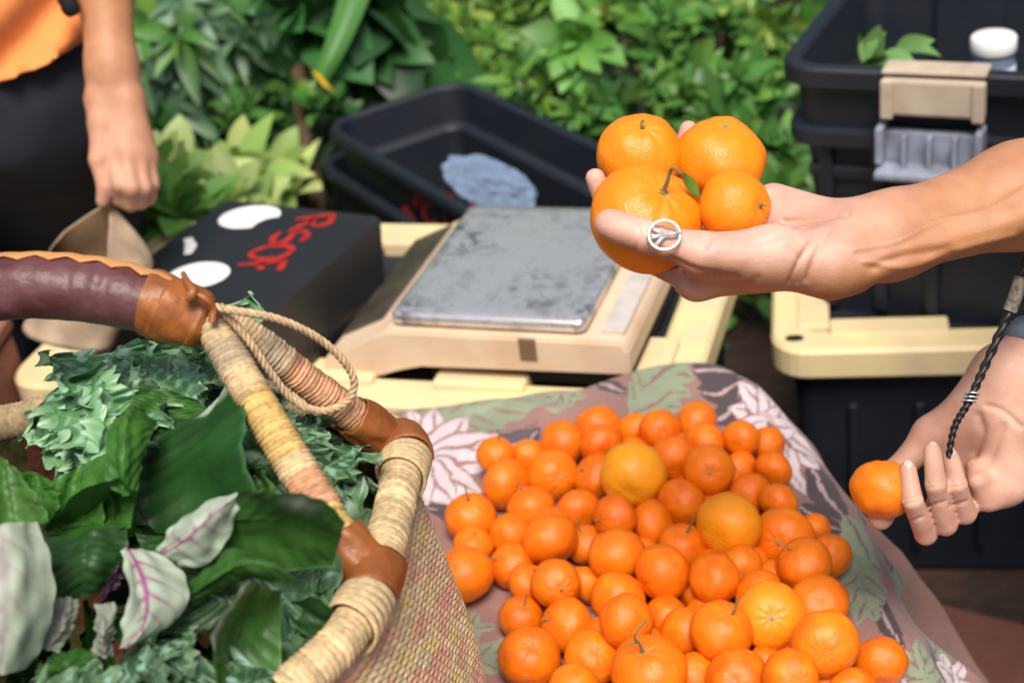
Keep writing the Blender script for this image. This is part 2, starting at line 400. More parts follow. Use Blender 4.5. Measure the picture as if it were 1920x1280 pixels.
# ---------------------------------------------------------------- kitchen scale
m_steel = mat("worn_steel", (0.66, 0.67, 0.67), 0.27, 0.5, metal=0.75, bump=0.00015, bscale=160)
_n = m_steel.node_tree.nodes; _l = m_steel.node_tree.links; _b = _n["Principled BSDF"]; _tc = _n.new("ShaderNodeTexCoord")
def _nz(sc, det, dist=0.0, rough=0.6):
    q_ = _n.new("ShaderNodeTexNoise"); q_.inputs["Scale"].default_value = sc; q_.inputs["Detail"].default_value = det; q_.inputs["Distortion"].default_value = dist; q_.inputs["Roughness"].default_value = rough; _l.new(_tc.outputs["Object"], q_.inputs["Vector"]); return q_.outputs[0]
def _mr(src, a, b, lo=0.0, hi=1.0):
    q_ = _n.new("ShaderNodeMapRange"); q_.inputs[1].default_value = a; q_.inputs[2].default_value = b; q_.inputs[3].default_value = lo; q_.inputs[4].default_value = hi; _l.new(src, q_.inputs[0]); return q_.outputs[0]
def _mix(f, a, b):
    q_ = _n.new("ShaderNodeMix"); q_.data_type = 'RGBA'; _l.new(f, q_.inputs[0])
    for k_, v_ in ((6, a), (7, b)):
        if isinstance(v_, tuple): q_.inputs[k_].default_value = (*v_, 1)
        else: _l.new(v_, q_.inputs[k_])
    return q_.outputs[2]
_sx = _n.new("ShaderNodeSeparateXYZ"); _l.new(_tc.outputs["Object"], _sx.inputs[0])
def _ma(op, a, b):
    q_ = _n.new("ShaderNodeMath"); q_.operation = op
    for k_, v_ in ((0, a), (1, b)):
        if isinstance(v_, (int, float)): q_.inputs[k_].default_value = v_
        else: _l.new(v_, q_.inputs[k_])
    return q_.outputs[0]
# wear: the middle is rubbed bright, grime stays towards the rim
_ex = _ma('MULTIPLY', _ma('ABSOLUTE', _sx.outputs[0], 0), 1.5); _ey = _ma('MULTIPLY', _ma('ABSOLUTE', _sx.outputs[1], 0), 0.65)
_big = _mr(_ma('ADD', _nz(10, 5, 0.4), _ma('ADD', _ex, _ey)), 0.58, 0.78)
_grn = _mr(_nz(52, 7, 0.8, 0.62), 0.47, 0.60); _mmx = _ma('MULTIPLY', _big, _grn)
_c1 = _mix(_mmx, (0.76, 0.76, 0.755), (0.085, 0.10, 0.13)); _c2 = _mix(_ma('MULTIPLY', _mr(_nz(85, 4), 0.56, 0.66), 0.55), _c1, (0.46, 0.36, 0.26)); _c3 = _mix(_ma('MULTIPLY', _mr(_nz(70, 5, 0.3), 0.58, 0.68), _ma('MULTIPLY', _big, 0.6)), _c2, (0.15, 0.36, 0.32))
_mm = _n.new("ShaderNodeMath"); _mm.operation = 'ADD'; _l.new(_mmx, _mm.inputs[0]); _mm.inputs[1].default_value = 0.0
_l.new(_c3, _b.inputs["Base Color"]); _l.new(_mr(_mm.outputs[0], 0, 1, 0.24, 0.6), _b.inputs["Roughness"])
m_keypad = mat("dark_keypad", (0.10, 0.085, 0.065), 0.15, 0.5, var=0.8, vscale=10, var_col=(0.02, 0.02, 0.02))
m_edge = mat("grey_strip", (0.52, 0.47, 0.44), 0.55, 0.3, var=0.3, vscale=20)
PZ = 0.62
FL, FR, BL, BR = [onz(*q, PZ) for q in ((730, 597), (1100, 613), (900, 392), (1225, 397))]
pc = (FL + FR + BL + BR) / 4 - np.array([0.014, 0.004, 0]); YAWS = math.radians(-21.5)
axs = np.array([math.cos(YAWS), math.sin(YAWS), 0]); ays = np.array([-math.sin(YAWS), math.cos(YAWS), 0]); pc = pc + ays * 0.020
PW, PD = 0.252, 0.312
sc0 = empty("kitchen_scale", (pc[0], pc[1], T1z), YAWS)
tag(sc0, "cream kitchen scale with worn steel weighing plate on the yellow lid", "scale")
bm = bmesh.new()
loft(bm, [(0.004, -0.016), (0.0, -0.014), (0.0, -0.003), (0.003, 0.0), (0.02, 0.0004)], PW, PD, 0.012, n=6)
o = from_bm("weighing_plate", bm, m_steel, sc0, True); o.location = (0, 0, PZ - T1z)
def prism(bm, poly, y0, y1):
    a = [bm.verts.new((x, y0, z)) for x, z in poly]; b = [bm.verts.new((x, y1, z)) for x, z in poly]
    n = len(poly); bm.faces.new(a); bm.faces.new(b[::-1])
    for i in range(n): bm.faces.new((a[i], b[i], b[(i + 1) % n], a[(i + 1) % n]))
bm = bmesh.new()
zt = PZ - T1z - 0.019
poly = [(0.180, 0.026), (0.180, zt - 0.012), (0.172, zt), (-0.128, zt), (-0.15, zt - 0.012), (-0.222, 0.026), (-0.226, 0.014), (-0.214, 0.003), (-0.150, 0.003), (-0.118, 0.016), (-0.09, 0.026)]
prism(bm, poly, -PD / 2 - 0.012, PD / 2 + 0.015)
bmesh.ops.bevel(bm, geom=bm.edges[:], offset=0.003, segments=2, affect='EDGES')
from_bm("scale_body", bm, m_cream, sc0)
bm = bmesh.new()
box(bm, (0.157, 0.0, zt + 0.002), (0.030, PD * 0.94, 0.004), bev=0.0015)
from_bm("side_strip", bm, m_edge, sc0)
bm = bmesh.new()
sl = math.atan2(zt - 0.012 - 0.026, 0.072)
box(bm, (-0.187, 0.02, (zt + 0.014) / 2 + 0.002), (0.068, PD * 0.86, 0.004), Matrix.Rotation(-sl, 3, 'Y'), 0.0015)
from_bm("keypad", bm, m_keypad, sc0)
bm = bmesh.new()
box(bm, (0.055, -PD / 2 - 0.0118, zt - 0.016), (0.022, 0.003, 0.030), bev=0.001)
from_bm("front_slot", bm, mat("slot_shade", (0.16, 0.10, 0.06), 0.7, 0.2), sc0)
bm = bmesh.new(); box(bm, (0.045, 0.012, 0.0125), (0.262, PD + 0.012, 0.0285), bev=0.002); from_bm('under_scale_shade', bm, m_dark, sc0)  # black block added for the shaded gap under the scale body
for x, y in ((-0.19, -0.13), (-0.19, 0.13)):
    bm = bmesh.new(); bmesh.ops.create_cone(bm, cap_ends=True, segments=16, radius1=0.010, radius2=0.012, depth=0.006)
    o = from_bm("rubber_foot", bm, m_dark, sc0); o.location = (x, y, 0.0032)

# ---------------------------------------------------------------- nested black bins in the middle
YAWB = math.radians(-62)
axb = np.array([math.cos(YAWB), math.sin(YAWB), 0]); ayb = np.array([-math.sin(YAWB), math.cos(YAWB), 0])
WB, DB = 0.82, 0.31
bins = []
for k, (rimz, hh, pL, lab) in enumerate(((0.5, 0.40, (594, 232), "open black bin nested on top of the other, plastic bag inside"),
                                        (0.412, 0.405, (582, 300), "black bin underneath, holding the upper nested bin"))):
    L0 = onz(*pL, rimz); cb = L0 + axb * (WB / 2) + ayb * (DB / 2)
    e = empty("black_bin", (cb[0], cb[1], rimz - hh), YAWB); tag(e, lab, "bin", "nested black bins")
    bm = bmesh.new(); h = hh; tp = 0.035
    loft(bm, [(tp + 0.006, 0), (tp, 0.008), (0.017, h - 0.024), (0.002, h - 0.022), (0, h - 0.018), (0, h - 0.005), (0.004, h), (0.016, h), (0.020, h - 0.004),
              (0.028, h - 0.07), (0.040, h - 0.075), (0.044, h - 0.08), (tp + 0.02, 0.012), (tp + 0.026, 0.006)], WB, DB, 0.07, n=9)
    from_bm("bin_body", bm, m_black, e)
    bins.append((e, cb, rimz - hh, hh))
def bin_wall(k, px, py):
    e, cb, z0, h = bins[k]; o = np.array([cb[0], cb[1], z0])
    # front wall plane: y = -DB/2 + 0.017 + 0.018*(1 - z/h)
    nrm = -ayb - np.array([0, 0, 0.018 / h]) ; p0 = o + ayb * (-DB / 2 + 0.017 + 0.018) 
    r = ray(px, py); t = ((p0 - CAM) @ nrm) / (r @ nrm); q = CAM + r * t - o
    return q @ axb, q[2]
def bin_letter(k, ch, foot, head, wsc=0.75):
    f_, h_ = np.array(bin_wall(k, *foot)), np.array(bin_wall(k, *head))
    up = h_ - f_; rt = np.array([up[1], -up[0]]) * wsc
    st = [[tuple(f_ + up * y + rt * (x - 0.45)) for x, y in s] for s in GLY[ch]]
    bmm = brush(st, 0.014, 0.0)
    e, cb, z0, h = bins[k]
    for v in bmm.verts:
        x, z = v.co.x, v.co.y; v.co = (x, -DB / 2 + 0.017 + 0.018 * (1 - z / h) - 0.0015, z)
    from_bm("painted_letter", bmm, m_red, e)
for k, ch, foot, head in ((0, 'R', (790, 405), (800, 354)), (0, 'S', (843, 425), (852, 372)), (0, 'O', (893, 445), (900, 392)),
                          (1, 'R', (765, 455), (772, 404)), (1, 'S', (815, 475), (822, 424))):
    bin_letter(k, ch, foot, head)

# clear plastic bag in the upper bin
m_bag = bpy.data.materials.new("clear_plastic_film"); m_bag.use_nodes = True
_n = m_bag.node_tree.nodes; _l = m_bag.node_tree.links
_b = _n["Principled BSDF"]; _b.inputs["Base Color"].default_value = (0.45, 0.62, 0.92, 1); _b.inputs["Roughness"].default_value = 0.18
_t = _n.new("ShaderNodeBsdfTransparent"); _m = _n.new("ShaderNodeMixShader"); _fr = _n.new("ShaderNodeLayerWeight"); _fr.inputs[0].default_value = 0.45
_mr = _n.new("ShaderNodeMapRange"); _mr.inputs[3].default_value = 0.05; _mr.inputs[4].default_value = 0.55
_l.new(_fr.outputs[1], _mr.inputs[0]); _l.new(_mr.outputs[0], _m.inputs[0]); _l.new(_t.outputs[0], _m.inputs[1]); _l.new(_b.outputs[0], _m.inputs[2]); _l.new(_m.outputs[0], _n["Material Output"].inputs[0])
bm = bmesh.new(); bmesh.ops.create_icosphere(bm, subdivisions=5, radius=1.0)
for v in bm.verts:
    p = v.co.copy(); n1 = noise.fractal(p * 1.6, 1.0, 2.0, 4); n2 = abs(noise.noise(p * 3.1 + Vector((3, 1, 7))))
    v.co = Vector((p.x * 0.10, p.y * 0.05, p.z * 0.032)) * (1 + 0.12 * n1 - 0.22 * n2)
bp = at(920, 348, 2.50)
o = from_bm("plastic_bag", bm, m_bag, None, True); o.location = bp; o.rotation_euler = (0.1, 0.2, YAWB + 0.25)
tag(o, "crumpled clear blue plastic bag lying inside the open black bin", "bag")

# jar and leaves in the latched tub
jz = TBz + TBh - 0.075
jp = at(1862, 104, 2.10); jd = empty("glass_jar", (jp[0], jp[1], jp[2] - 0.03)); tag(jd, "clear glass jar with white screw lid standing in the latched tub", "jar")
m_glass = mat("jar_glass", (0.45, 0.55, 0.72), 0.08, 0.5); m_glass.node_tree.nodes["Principled BSDF"].inputs["Transmission Weight"].default_value = 0.7
m_lidw = mat("white_lid", (0.80, 0.80, 0.80), 0.4, 0.5)
def lathe(bm, prof, n=28):
    loops = []
    for r, z in prof: loops.append([bm.verts.new((r * math.cos(2 * math.pi * i / n), r * math.sin(2 * math.pi * i / n), z)) for i in range(n)])
    for a, b in zip(loops, loops[1:]):
        for i in range(n): bm.faces.new((a[i], a[(i + 1) % n], b[(i + 1) % n], b[i]))
    bm.faces.new(loops[0][::-1]); bm.faces.new(loops[-1])
bm = bmesh.new(); lathe(bm, [(0.024, -0.03), (0.029, -0.026), (0.030, 0.02), (0.027, 0.032), (0.025, 0.036)]); from_bm("jar_body", bm, m_glass, jd, True)
bm = bmesh.new(); lathe(bm, [(0.0293, -0.016), (0.0305, -0.016), (0.0305, 0.018), (0.0293, 0.018)]); from_bm("paper_label", bm, mat("blue_label", (0.25, 0.33, 0.55), 0.6, 0.3, var=0.8, vscale=60, var_col=(0.7, 0.7, 0.72)), jd, True)
bm = bmesh.new(); lathe(bm, [(0.030, 0.036), (0.031, 0.038), (0.031, 0.056), (0.028, 0.059), (0.015, 0.0595)]); from_bm("screw_lid", bm, m_lidw, jd, True)

# ---------------------------------------------------------------- patterned cloth
CZT = 0.57
m_cloth = mat("printed_cotton", (1, 1, 1), 0.85, 0.25, attr=True, var=0.12, vscale=60, bump=0.0005, bscale=900, sheen=0.15)
p_ = np.linspace(-0.42, 0.74, 600); q_ = np.linspace(0.50, 1.66, 600)
PP, QQ = np.meshgrid(p_, q_, indexing='ij')
xe = np.interp(QQ, [0.5, 0.95, 1.2, 1.35, 1.47, 1.54], [0.335, 0.332, 0.328, 0.312, 0.285, 0.240])   # right edge of the top
ye = 1.530 + 0.012 * np.sin(PP * 9 + 0.5) + 0.02 * np.clip((PP + 0.02) / -0.1, 0, 1)
rd = 0.035
def drop(a, edge, flare, rr=rd):
    """arc length a past (edge-rr): returns advance and drop"""
    t = a - (edge - rr); ang = np.clip(t / rr, 0, np.pi / 2 - flare); 
    adv = np.where(t < 0, a, edge - rr + rr * np.sin(ang)); dz = np.where(t < 0, 0, rr * (1 - np.cos(ang)))
    rest = np.clip(t - rr * (np.pi / 2 - flare), 0, None)
    return adv + rest * np.sin(flare), dz + rest * np.cos(flare), rest
fold = 0.30 + 0.10 * np.sin(QQ * 31 + 1.2 * np.sin(QQ * 13)) + 0.28 * np.clip((1.42 - QQ) / 0.4, 0, 1)
X1, dz1, rs1 = drop(PP, xe, np.clip(fold, 0.1, 0.85))
Y1, dz2, rs2 = drop(QQ, ye, 0.12 + 0.05 * np.sin(PP * 40))
X1 = X1 + (0.013 * np.sin(QQ * 45 + 2 * np.sin(QQ * 21)) + 0.006 * np.sin(QQ * 88 + 3 * np.sin(QQ * 31) + rs1 * 9)) * np.clip(rs1 / 0.09, 0, 1)
Z1 = CZT - dz1 - dz2 + 0.0022 * np.sin(PP * 70 + QQ * 55 + 2.5 * np.sin(QQ * 29)) * np.sin(QQ * 24 - PP * 9) + 0.002 * np.sin(PP * 37 + 3 * np.sin(QQ * 17)) + 0.0016 * np.sin(QQ * 43 + 2 * np.sin(PP * 23)) + 0.016 * np.exp(-((PP - 0.19) / 0.07) ** 2 - ((QQ - 1.49) / 0.06) ** 2)
Z1 = np.maximum(Z1, 0.16)
V = np.stack([X1, Y1, Z1], -1).reshape(-1, 3)
# the print, laid out on the flat cloth
flat = np.stack([PP, QQ, np.full_like(PP, CZT)], -1).reshape(-1, 3)
fx, fy, _ = proj(flat)
nz = np.array([noise.noise(Vector((a * 60, b * 60, 0))) for a, b in flat[::1, :2]]) * 5
fx = fx + nz; fy = fy + np.roll(nz, 777)
MAUVE = np.array([0.265, 0.145, 0.125]); LILAC = np.array([0.56, 0.475, 0.51]); GREEN = np.array([0.23, 0.27, 0.18]); DARK = np.array([0.068, 0.050, 0.055]); PINK = np.array([0.47, 0.33, 0.32])
colr = np.tile(MAUVE, (len(flat), 1))
mott = np.array([noise.noise(Vector((a * 11, b * 11, 5))) for a, b in flat[:, :2]])[:, None]
colr = colr * (1 + 0.18 * mott)
def inpoly(P):
    P = np.asarray(P, float); x0, y0 = P.min(0) - 1; x1, y1 = P.max(0) + 1
    idx = np.where((fx > x0) & (fx < x1) & (fy > y0) & (fy < y1))[0]
    ins = np.zeros(len(idx), bool); X, Yv = fx[idx], fy[idx]; n = len(P)
    for i in range(n):
        a, b = P[i], P[(i + 1) % n]
        c = ((a[1] > Yv) != (b[1] > Yv)) & (X < (b[0] - a[0]) * (Yv - a[1]) / (b[1] - a[1] + 1e-9) + a[0])
        ins ^= c
    return idx[ins]
def drops(base, tip, w, n=18, skew=0.0):
    b, t = np.array(base, float), np.array(tip, float); d = t - b; nn = np.array([-d[1], d[0]]) / np.linalg.norm(d)
    s = np.linspace(0, 1, n); prof = np.sin(np.pi * s ** 0.75) ** 0.8 * w / 2
    mid = b + d * s[:, None] + nn * (skew * np.sin(np.pi * s))[:, None]
    return np.vstack([mid + nn * prof[:, None], (mid - nn * prof[:, None])[::-1]])
def petal(base, tip, w, c, vein=None, skew=0.0, ring=None):
    if ring is not None: 
        I = inpoly(drops(base, tip, w * 1.22, skew=skew)); colr[I] = ring
    I = inpoly(drops(base, tip, w, skew=skew)); colr[I] = c * (1 + 0.12 * mott[I])
    if vein is not None:
        I = inpoly(drops(base, tip, max(w * 0.13, 5), skew=skew)); colr[I] = vein
def frond(base, tip, w, n, c, vein, dark=None):
    b, t = np.array(base, float), np.array(tip, float); d = t - b; nn = np.array([-d[1], d[0]]) / np.linalg.norm(d)
    for i in range(n):
        s = 0.12 + 0.8 * i / (n - 1); o = b + d * s; ww = w * math.sin(math.pi * (0.25 + 0.65 * s))
        for sg in (-1, 1): petal(o - d * 0.05, o + d * 0.22 + nn * sg * ww, np.linalg.norm(d) * 0.75 / n + 10, c, dark)
    petal(b, t, 12, vein)
# dark leaves
for b, t, w in (((905, 850), (1015, 800), 62), ((800, 955), (900, 915), 60), ((790, 900), (870, 950), 46), ((1300, 715), (1400, 690), 60), ((1310, 745), (1400, 722), 40), ((1330, 790), (1395, 745), 40),
                ((1520, 860), (1600, 985), 66), ((1500, 950), (1590, 1000), 46), ((1110, 690), (1190, 745), 26), ((960, 1190), (1100, 1250), 60), ((1650, 1120), (1700, 1220), 40)):
    petal(b, t, w, DARK, PINK * 0.9, skew=10)
for k in range(9): petal((905 + 10 * k, 850 - 3 * k), (930 + 10 * k, 810 - 3 * k), 5, DARK * 1.8)
# pale green leaves
frond((745, 800), (985, 745), 46, 6, GREEN, GREEN * 1.15, MAUVE * 0.9)
frond((1060, 775), (1030, 700), 40, 4, GREEN, GREEN * 1.2, MAUVE)
for a in range(6):
    petal((1050, 735), (1050 + 52 * math.cos(a * 1.05 + .3), 735 + 34 * math.sin(a * 1.05 + .3)), 26, GREEN * 1.05, MAUVE * 0.8, ring=MAUVE * 0.7)
frond((1195, 790), (1275, 690), 60, 5, GREEN, GREEN * 1.1, MAUVE * 0.8)
petal((1205, 740), (1290, 690), 50, GREEN, MAUVE * .8); petal((1180, 780), (1270, 745), 46, GREEN, MAUVE * .8)
frond((1600, 985), (1625, 1150), 48, 5, GREEN, GREEN * 0.9, MAUVE * 0.7)
petal((1585, 960), (1640, 1060), 50, GREEN, MAUVE * .7)
for a in range(7): petal((1740, 1260), (1740 + 75 * math.cos(a * .9), 1250 + 70 * math.sin(a * .9)), 40, GREEN * 1.05, MAUVE * 0.75, ring=MAUVE * 0.75)
frond((1790, 1300), (1890, 1420), 60, 5, GREEN, GREEN, MAUVE * .8)
for a in range(5): petal((880, 1180), (880 + 60 * math.cos(a * 1.25), 1175 + 34 * math.sin(a * 1.25)), 26, GREEN * 1.05, MAUVE * .75)
frond((850, 1250), (1000, 1215), 30, 5, GREEN, GREEN, MAUVE * .8)
for x, y, a in ((1000, 1000, 0), (1250, 1050, 2), (1150, 1200, 4), (1400, 1180, 1), (1300, 900, 3)):
    for k in range(6): petal((x, y), (x + 80 * math.cos(a + k * 1.05), y + 60 * math.sin(a + k * 1.05)), 46, GREEN if k % 2 else LILAC, MAUVE)
# lilac flowers
for t, w in (((770, 770), 52), ((815, 762), 54), ((880, 775), 62), ((935, 812), 60), ((940, 862), 52), ((905, 925), 60), ((860, 945), 56), ((800, 950), 50), ((720, 800), 50)):
    petal((790, 862), t, w, LILAC, MAUVE * 1.15, ring=MAUVE * 1.1, skew=8)
for t, w in (((1366, 770), 42), ((1385, 728), 44), ((1425, 715), 42), ((1470, 742), 40), ((1540, 872), 50), ((1512, 922), 44), ((1555, 850), 34), ((1372, 822), 40), ((1480, 900), 40), ((1410, 850), 40), ((1500, 800), 46)):
    petal((1445, 795), t, w, LILAC, MAUVE * 1.2, ring=MAUVE * 0.9, skew=7)
frond((1690, 960), (1800, 1130), 60, 5, GREEN, GREEN, MAUVE * .7)
for b, t, w in (((1640, 900), (1720, 1000), 60), ((1760, 1150), (1850, 1260), 60), ((1820, 1040), (1900, 1120), 54)): petal(b, t, w, DARK, PINK * .8, skew=8)
for a in range(8): petal((1860, 1200), (1860 + 85 * math.cos(a * .785), 1200 + 85 * math.sin(a * .785)), 46, LILAC, MAUVE * 1.15, ring=MAUVE * .9, skew=6)
for a in range(7): petal((1700, 1330), (1700 + 70 * math.cos(a * .9), 1330 + 70 * math.sin(a * .9)), 42, LILAC, MAUVE, ring=MAUVE * .9)
petal((1435, 790), (1490, 845), 14, MAUVE * 0.8); petal((1425, 770), (1460, 800), 12, PINK)
me = np_mesh("printed_cloth", V, grid_faces(len(p_), len(q_)), colr)
cl = link("printed_cloth", me, m_cloth); sm = cl.modifiers.new("thick", 'SOLIDIFY'); sm.thickness = 0.0015; sm.offset = -1
tag(cl, "mauve cloth printed with pale flowers and leaves draped over a tote", "cloth")
# the tote beneath the cloth
t3 = empty("storage_tote", (-0.08, 1.01, 0)); tag(t3, "black storage tote hidden under the printed cloth", "tote", "closed totes with yellow lids")
bm = bmesh.new(); tote_body(bm, 0.60, 0.92, 0.545, 0, inner=False); from_bm("tote_body", bm, m_black, t3)
bm = bmesh.new(); loft(bm, [(0.0, 0.51), (0, 0.555), (0.006, 0.562)], 0.62, 0.94, 0.05); o = from_bm("lid", bm, m_yellow, t3)
# ---------------------------------------------------------------- mandarins
def peel_mat():
    m = bpy.data.materials.new("mandarin_peel"); m.use_nodes = True
    N = m.node_tree.nodes; L = m.node_tree.links; b = N["Principled BSDF"]
    tc = N.new("ShaderNodeTexCoord"); oi = N.new("ShaderNodeObjectInfo")
    nz = N.new("ShaderNodeTexNoise"); nz.inputs["Scale"].default_value = 2.2; nz.inputs["Detail"].default_value = 5; nz.noise_dimensions = '4D'
    L.new(tc.outputs["Object"], nz.inputs["Vector"]); 
    mm = N.new("ShaderNodeMath"); mm.operation = 'MULTIPLY'; mm.inputs[1].default_value = 40; L.new(oi.outputs["Random"], mm.inputs[0]); L.new(mm.outputs[0], nz.inputs["W"])
    cr = N.new("ShaderNodeValToRGB"); e = cr.color_ramp.elements
    e[0].position = 0.30; e[0].color = (0.64, 0.100, 0.0015, 1); e[1].position = 0.75; e[1].color = (0.78, 0.175, 0.0025, 1)
    L.new(nz.outputs[0], cr.inputs[0])
    hs = N.new("ShaderNodeMix"); hs.data_type = 'RGBA'; hs.blend_type = 'MIX'
    L.new(cr.outputs[0], hs.inputs[6]); L.new(oi.outputs["Color"], hs.inputs[7]); L.new(oi.outputs["Alpha"], hs.inputs[0])
    # small scars
    sp = N.new("ShaderNodeTexNoise"); sp.inputs["Scale"].default_value = 5.5; sp.inputs["Detail"].default_value = 6; sp.noise_dimensions = '4D'; sp.inputs["Distortion"].default_value = 0.6
    L.new(tc.outputs["Object"], sp.inputs["Vector"]); L.new(mm.outputs[0], sp.inputs["W"])
    mr = N.new("ShaderNodeMapRange"); mr.inputs[1].default_value = 0.655; mr.inputs[2].default_value = 0.71; mr.inputs[4].default_value = 0.75; L.new(sp.outputs[0], mr.inputs[0])
    m2 = N.new("ShaderNodeMix"); m2.data_type = 'RGBA'; m2.inputs[7].default_value = (0.50, 0.27, 0.12, 1); L.new(mr.outputs[0], m2.inputs[0]); L.new(hs.outputs[2], m2.inputs[6])
    gn = N.new("ShaderNodeTexNoise"); gn.inputs["Scale"].default_value = 1.1; gn.noise_dimensions = '4D'; L.new(tc.outputs["Object"], gn.inputs["Vector"]); L.new(mm.outputs[0], gn.inputs["W"])
    gm = N.new("ShaderNodeMapRange"); gm.inputs[1].default_value = 0.60; gm.inputs[2].default_value = 0.80; gm.inputs[4].default_value = 0.55; L.new(gn.outputs[0], gm.inputs[0])
    m3 = N.new("ShaderNodeMix"); m3.data_type = 'RGBA'; m3.inputs[7].default_value = (0.66, 0.27, 0.006, 1); L.new(gm.outputs[0], m3.inputs[0]); L.new(m2.outputs[2], m3.inputs[6]); m2 = m3
    L.new(m2.outputs[2], b.inputs["Base Color"])
    b.inputs["Roughness"].default_value = 0.40; b.inputs["Specular IOR Level"].default_value = 0.4
    b.inputs["Subsurface Weight"].default_value = 0.12; b.inputs["Subsurface Radius"].default_value = (1, 0.35, 0.05); b.inputs["Subsurface Scale"].default_value = 0.004
    vo = N.new("ShaderNodeTexVoronoi"); vo.inputs["Scale"].default_value = 22; L.new(tc.outputs["Object"], vo.inputs["Vector"])
    n3 = N.new("ShaderNodeTexNoise"); n3.inputs["Scale"].default_value = 4; n3.inputs["Detail"].default_value = 3; L.new(tc.outputs["Object"], n3.inputs["Vector"])
    ad = N.new("ShaderNodeMath"); ad.operation = 'MULTIPLY_ADD'; ad.inputs[1].default_value = 2.2; L.new(n3.outputs[0], ad.inputs[0]); L.new(vo.outputs["Distance"], ad.inputs[2])
    bp = N.new("ShaderNodeBump"); bp.inputs["Strength"].default_value = 0.30; bp.inputs["Distance"].default_value = 0.0009; L.new(ad.outputs[0], bp.inputs["Height"]); L.new(bp.outputs[0], b.inputs["Normal"])
    return m
m_peel = peel_mat()
m_stem = mat("green_brown_stem", (0.16, 0.17, 0.06), 0.7, 0.3, var=0.6, vscale=300, var_col=(0.24, 0.17, 0.10))
m_calyx = mat("dry_calyx", (0.36, 0.30, 0.18), 0.8, 0.2, var=0.5, vscale=300)
def peel_mesh(seed, flat, neck, ridge):
    bm = bmesh.new(); bmesh.ops.create_uvsphere(bm, u_segments=48, v_segments=32, radius=1.0)
    off = Vector((seed * 7.1, seed * 3.3, seed * 1.7))
    for v in bm.verts:
        p = v.co.normalized(); th = math.atan2(p.y, p.x); z = p.z
        r = 1 + 0.060 * noise.noise(p * 1.3 + off) + 0.020 * noise.noise(p * 2.9 + off) + 0.006 * noise.noise(p * 7 + off)
        top = max(0, z); w = math.exp(-((1 - z) / 0.045)); w2 = math.exp(-((1 - z) / 0.16))
        r -= 0.10 * w; r += neck * w2; r += ridge * w2 * math.cos(9 * th + seed) * (1 - w) + 0.006 * math.cos(10 * th) * math.exp(-((1 - abs(z)) / 0.25))
        wb = math.exp(-((1 + z) / 0.05)); r -= 0.08 * wb
        v.co = Vector((p.x * r, p.y * r, p.z * r * flat))
    me = bpy.data.meshes.new("mandarin"); bmesh.ops.recalc_face_normals(bm, faces=bm.faces[:]); bm.to_mesh(me); bm.free()
    me.polygons.foreach_set('use_smooth', [True] * len(me.polygons)); me.materials.append(m_peel); return me
PEELS = [peel_mesh(1, 0.86, 0.0, 0.014), peel_mesh(2, 0.90, 0.03, 0.012), peel_mesh(3, 0.82, 0.0, 0.026), peel_mesh(4, 0.94, 0.0, 0.010), peel_mesh(5, 0.88, 0.06, 0.026)]
FLATS = [0.86, 0.90, 0.82, 0.94, 0.88]
def stem_mesh(kind, seed):
    r = random.Random(seed); A = Acc()
    # calyx star
    n = 10; V = [(0, 0, 0.035)] + [((0.11 if i % 2 else 0.06) * math.cos(i * math.pi / 5), (0.11 if i % 2 else 0.06) * math.sin(i * math.pi / 5), 0.0 if i % 2 else 0.018) for i in range(10)]
    bm = bmesh.new(); vs = [bm.verts.new(v) for v in V]
    for i in range(10): bm.faces.new((vs[0], vs[1 + i], vs[1 + (i + 1) % 10]))
    if kind == 0:
        bmesh.ops.create_icosphere(bm, subdivisions=1, radius=0.055, matrix=Matrix.Translation((0, 0, 0.03)) @ Matrix.Diagonal((1, 1, 0.6, 1)))
    else:
        ln = 0.22 if kind == 1 else (0.75 if kind == 2 else 1.15)
        P = [(0, 0, 0.0), (0.03 * r.uniform(-1, 1), 0.03, ln * 0.35), (0.10 * ln * r.uniform(-1, 1), 0.06, ln * 0.7), (0.28 * ln * r.uniform(-1, 1), 0.10 * ln, ln)]
        P = crom(P, 12); Rr = np.linspace(0.042, 0.027, 12); Rr[-1] = 0.036; Rr[0] = 0.06
        Vt, Ft = tube(P, Rr, 8, True); base = [bm.verts.new(v) for v in Vt]
        for f in Ft:
            ids = list(dict.fromkeys(int(i) for i in f))
            try: bm.faces.new([base[i] for i in ids])
            except ValueError: pass
        if kind == 3:
            Q = crom([P[4], P[4] + np.array([0.12, -0.05, 0.05]), P[4] + np.array([0.26, -0.1, 0.02])], 6); Vt, Ft = tube(Q, 0.03, 6, True); base = [bm.verts.new(v) for v in Vt]
            for f in Ft:
                ids = list(dict.fromkeys(int(i) for i in f))
                try: bm.faces.new([base[i] for i in ids])
                except ValueError: pass
    bmesh.ops.recalc_face_normals(bm, faces=bm.faces[:])
    me = bpy.data.meshes.new("stem"); bm.to_mesh(me); bm.free(); me.materials.append(m_stem if kind >= 1 else m_calyx); return me
STEMS = {(k, s): stem_mesh(k, s) for k in range(4) for s in range(3)}
def mandarin(P, R, sdir, variant, kind, roll=0.0, tint=None, flat=None):
    o = bpy.data.objects.new("mandarin", PEELS[variant]); COL.objects.link(o)
    q = Vector(sdir).to_track_quat('Z', 'Y') @ Euler((0, 0, roll)).to_quaternion()
    o.matrix_world = Matrix.Translation(Vector(P)) @ q.to_matrix().to_4x4() @ Matrix.Scale(R, 4)
    if tint is not None: o.color = tint
    else: o.color = (0.9, 0.24, 0.01, 0.0)
    if kind is not None:
        st = bpy.data.objects.new("stem", STEMS[(kind, variant % 3)]); COL.objects.link(st); st.parent = o
        st.location = (0, 0, FLATS[variant] * 0.905 + (0.05 if variant == 4 else 0))
    return o
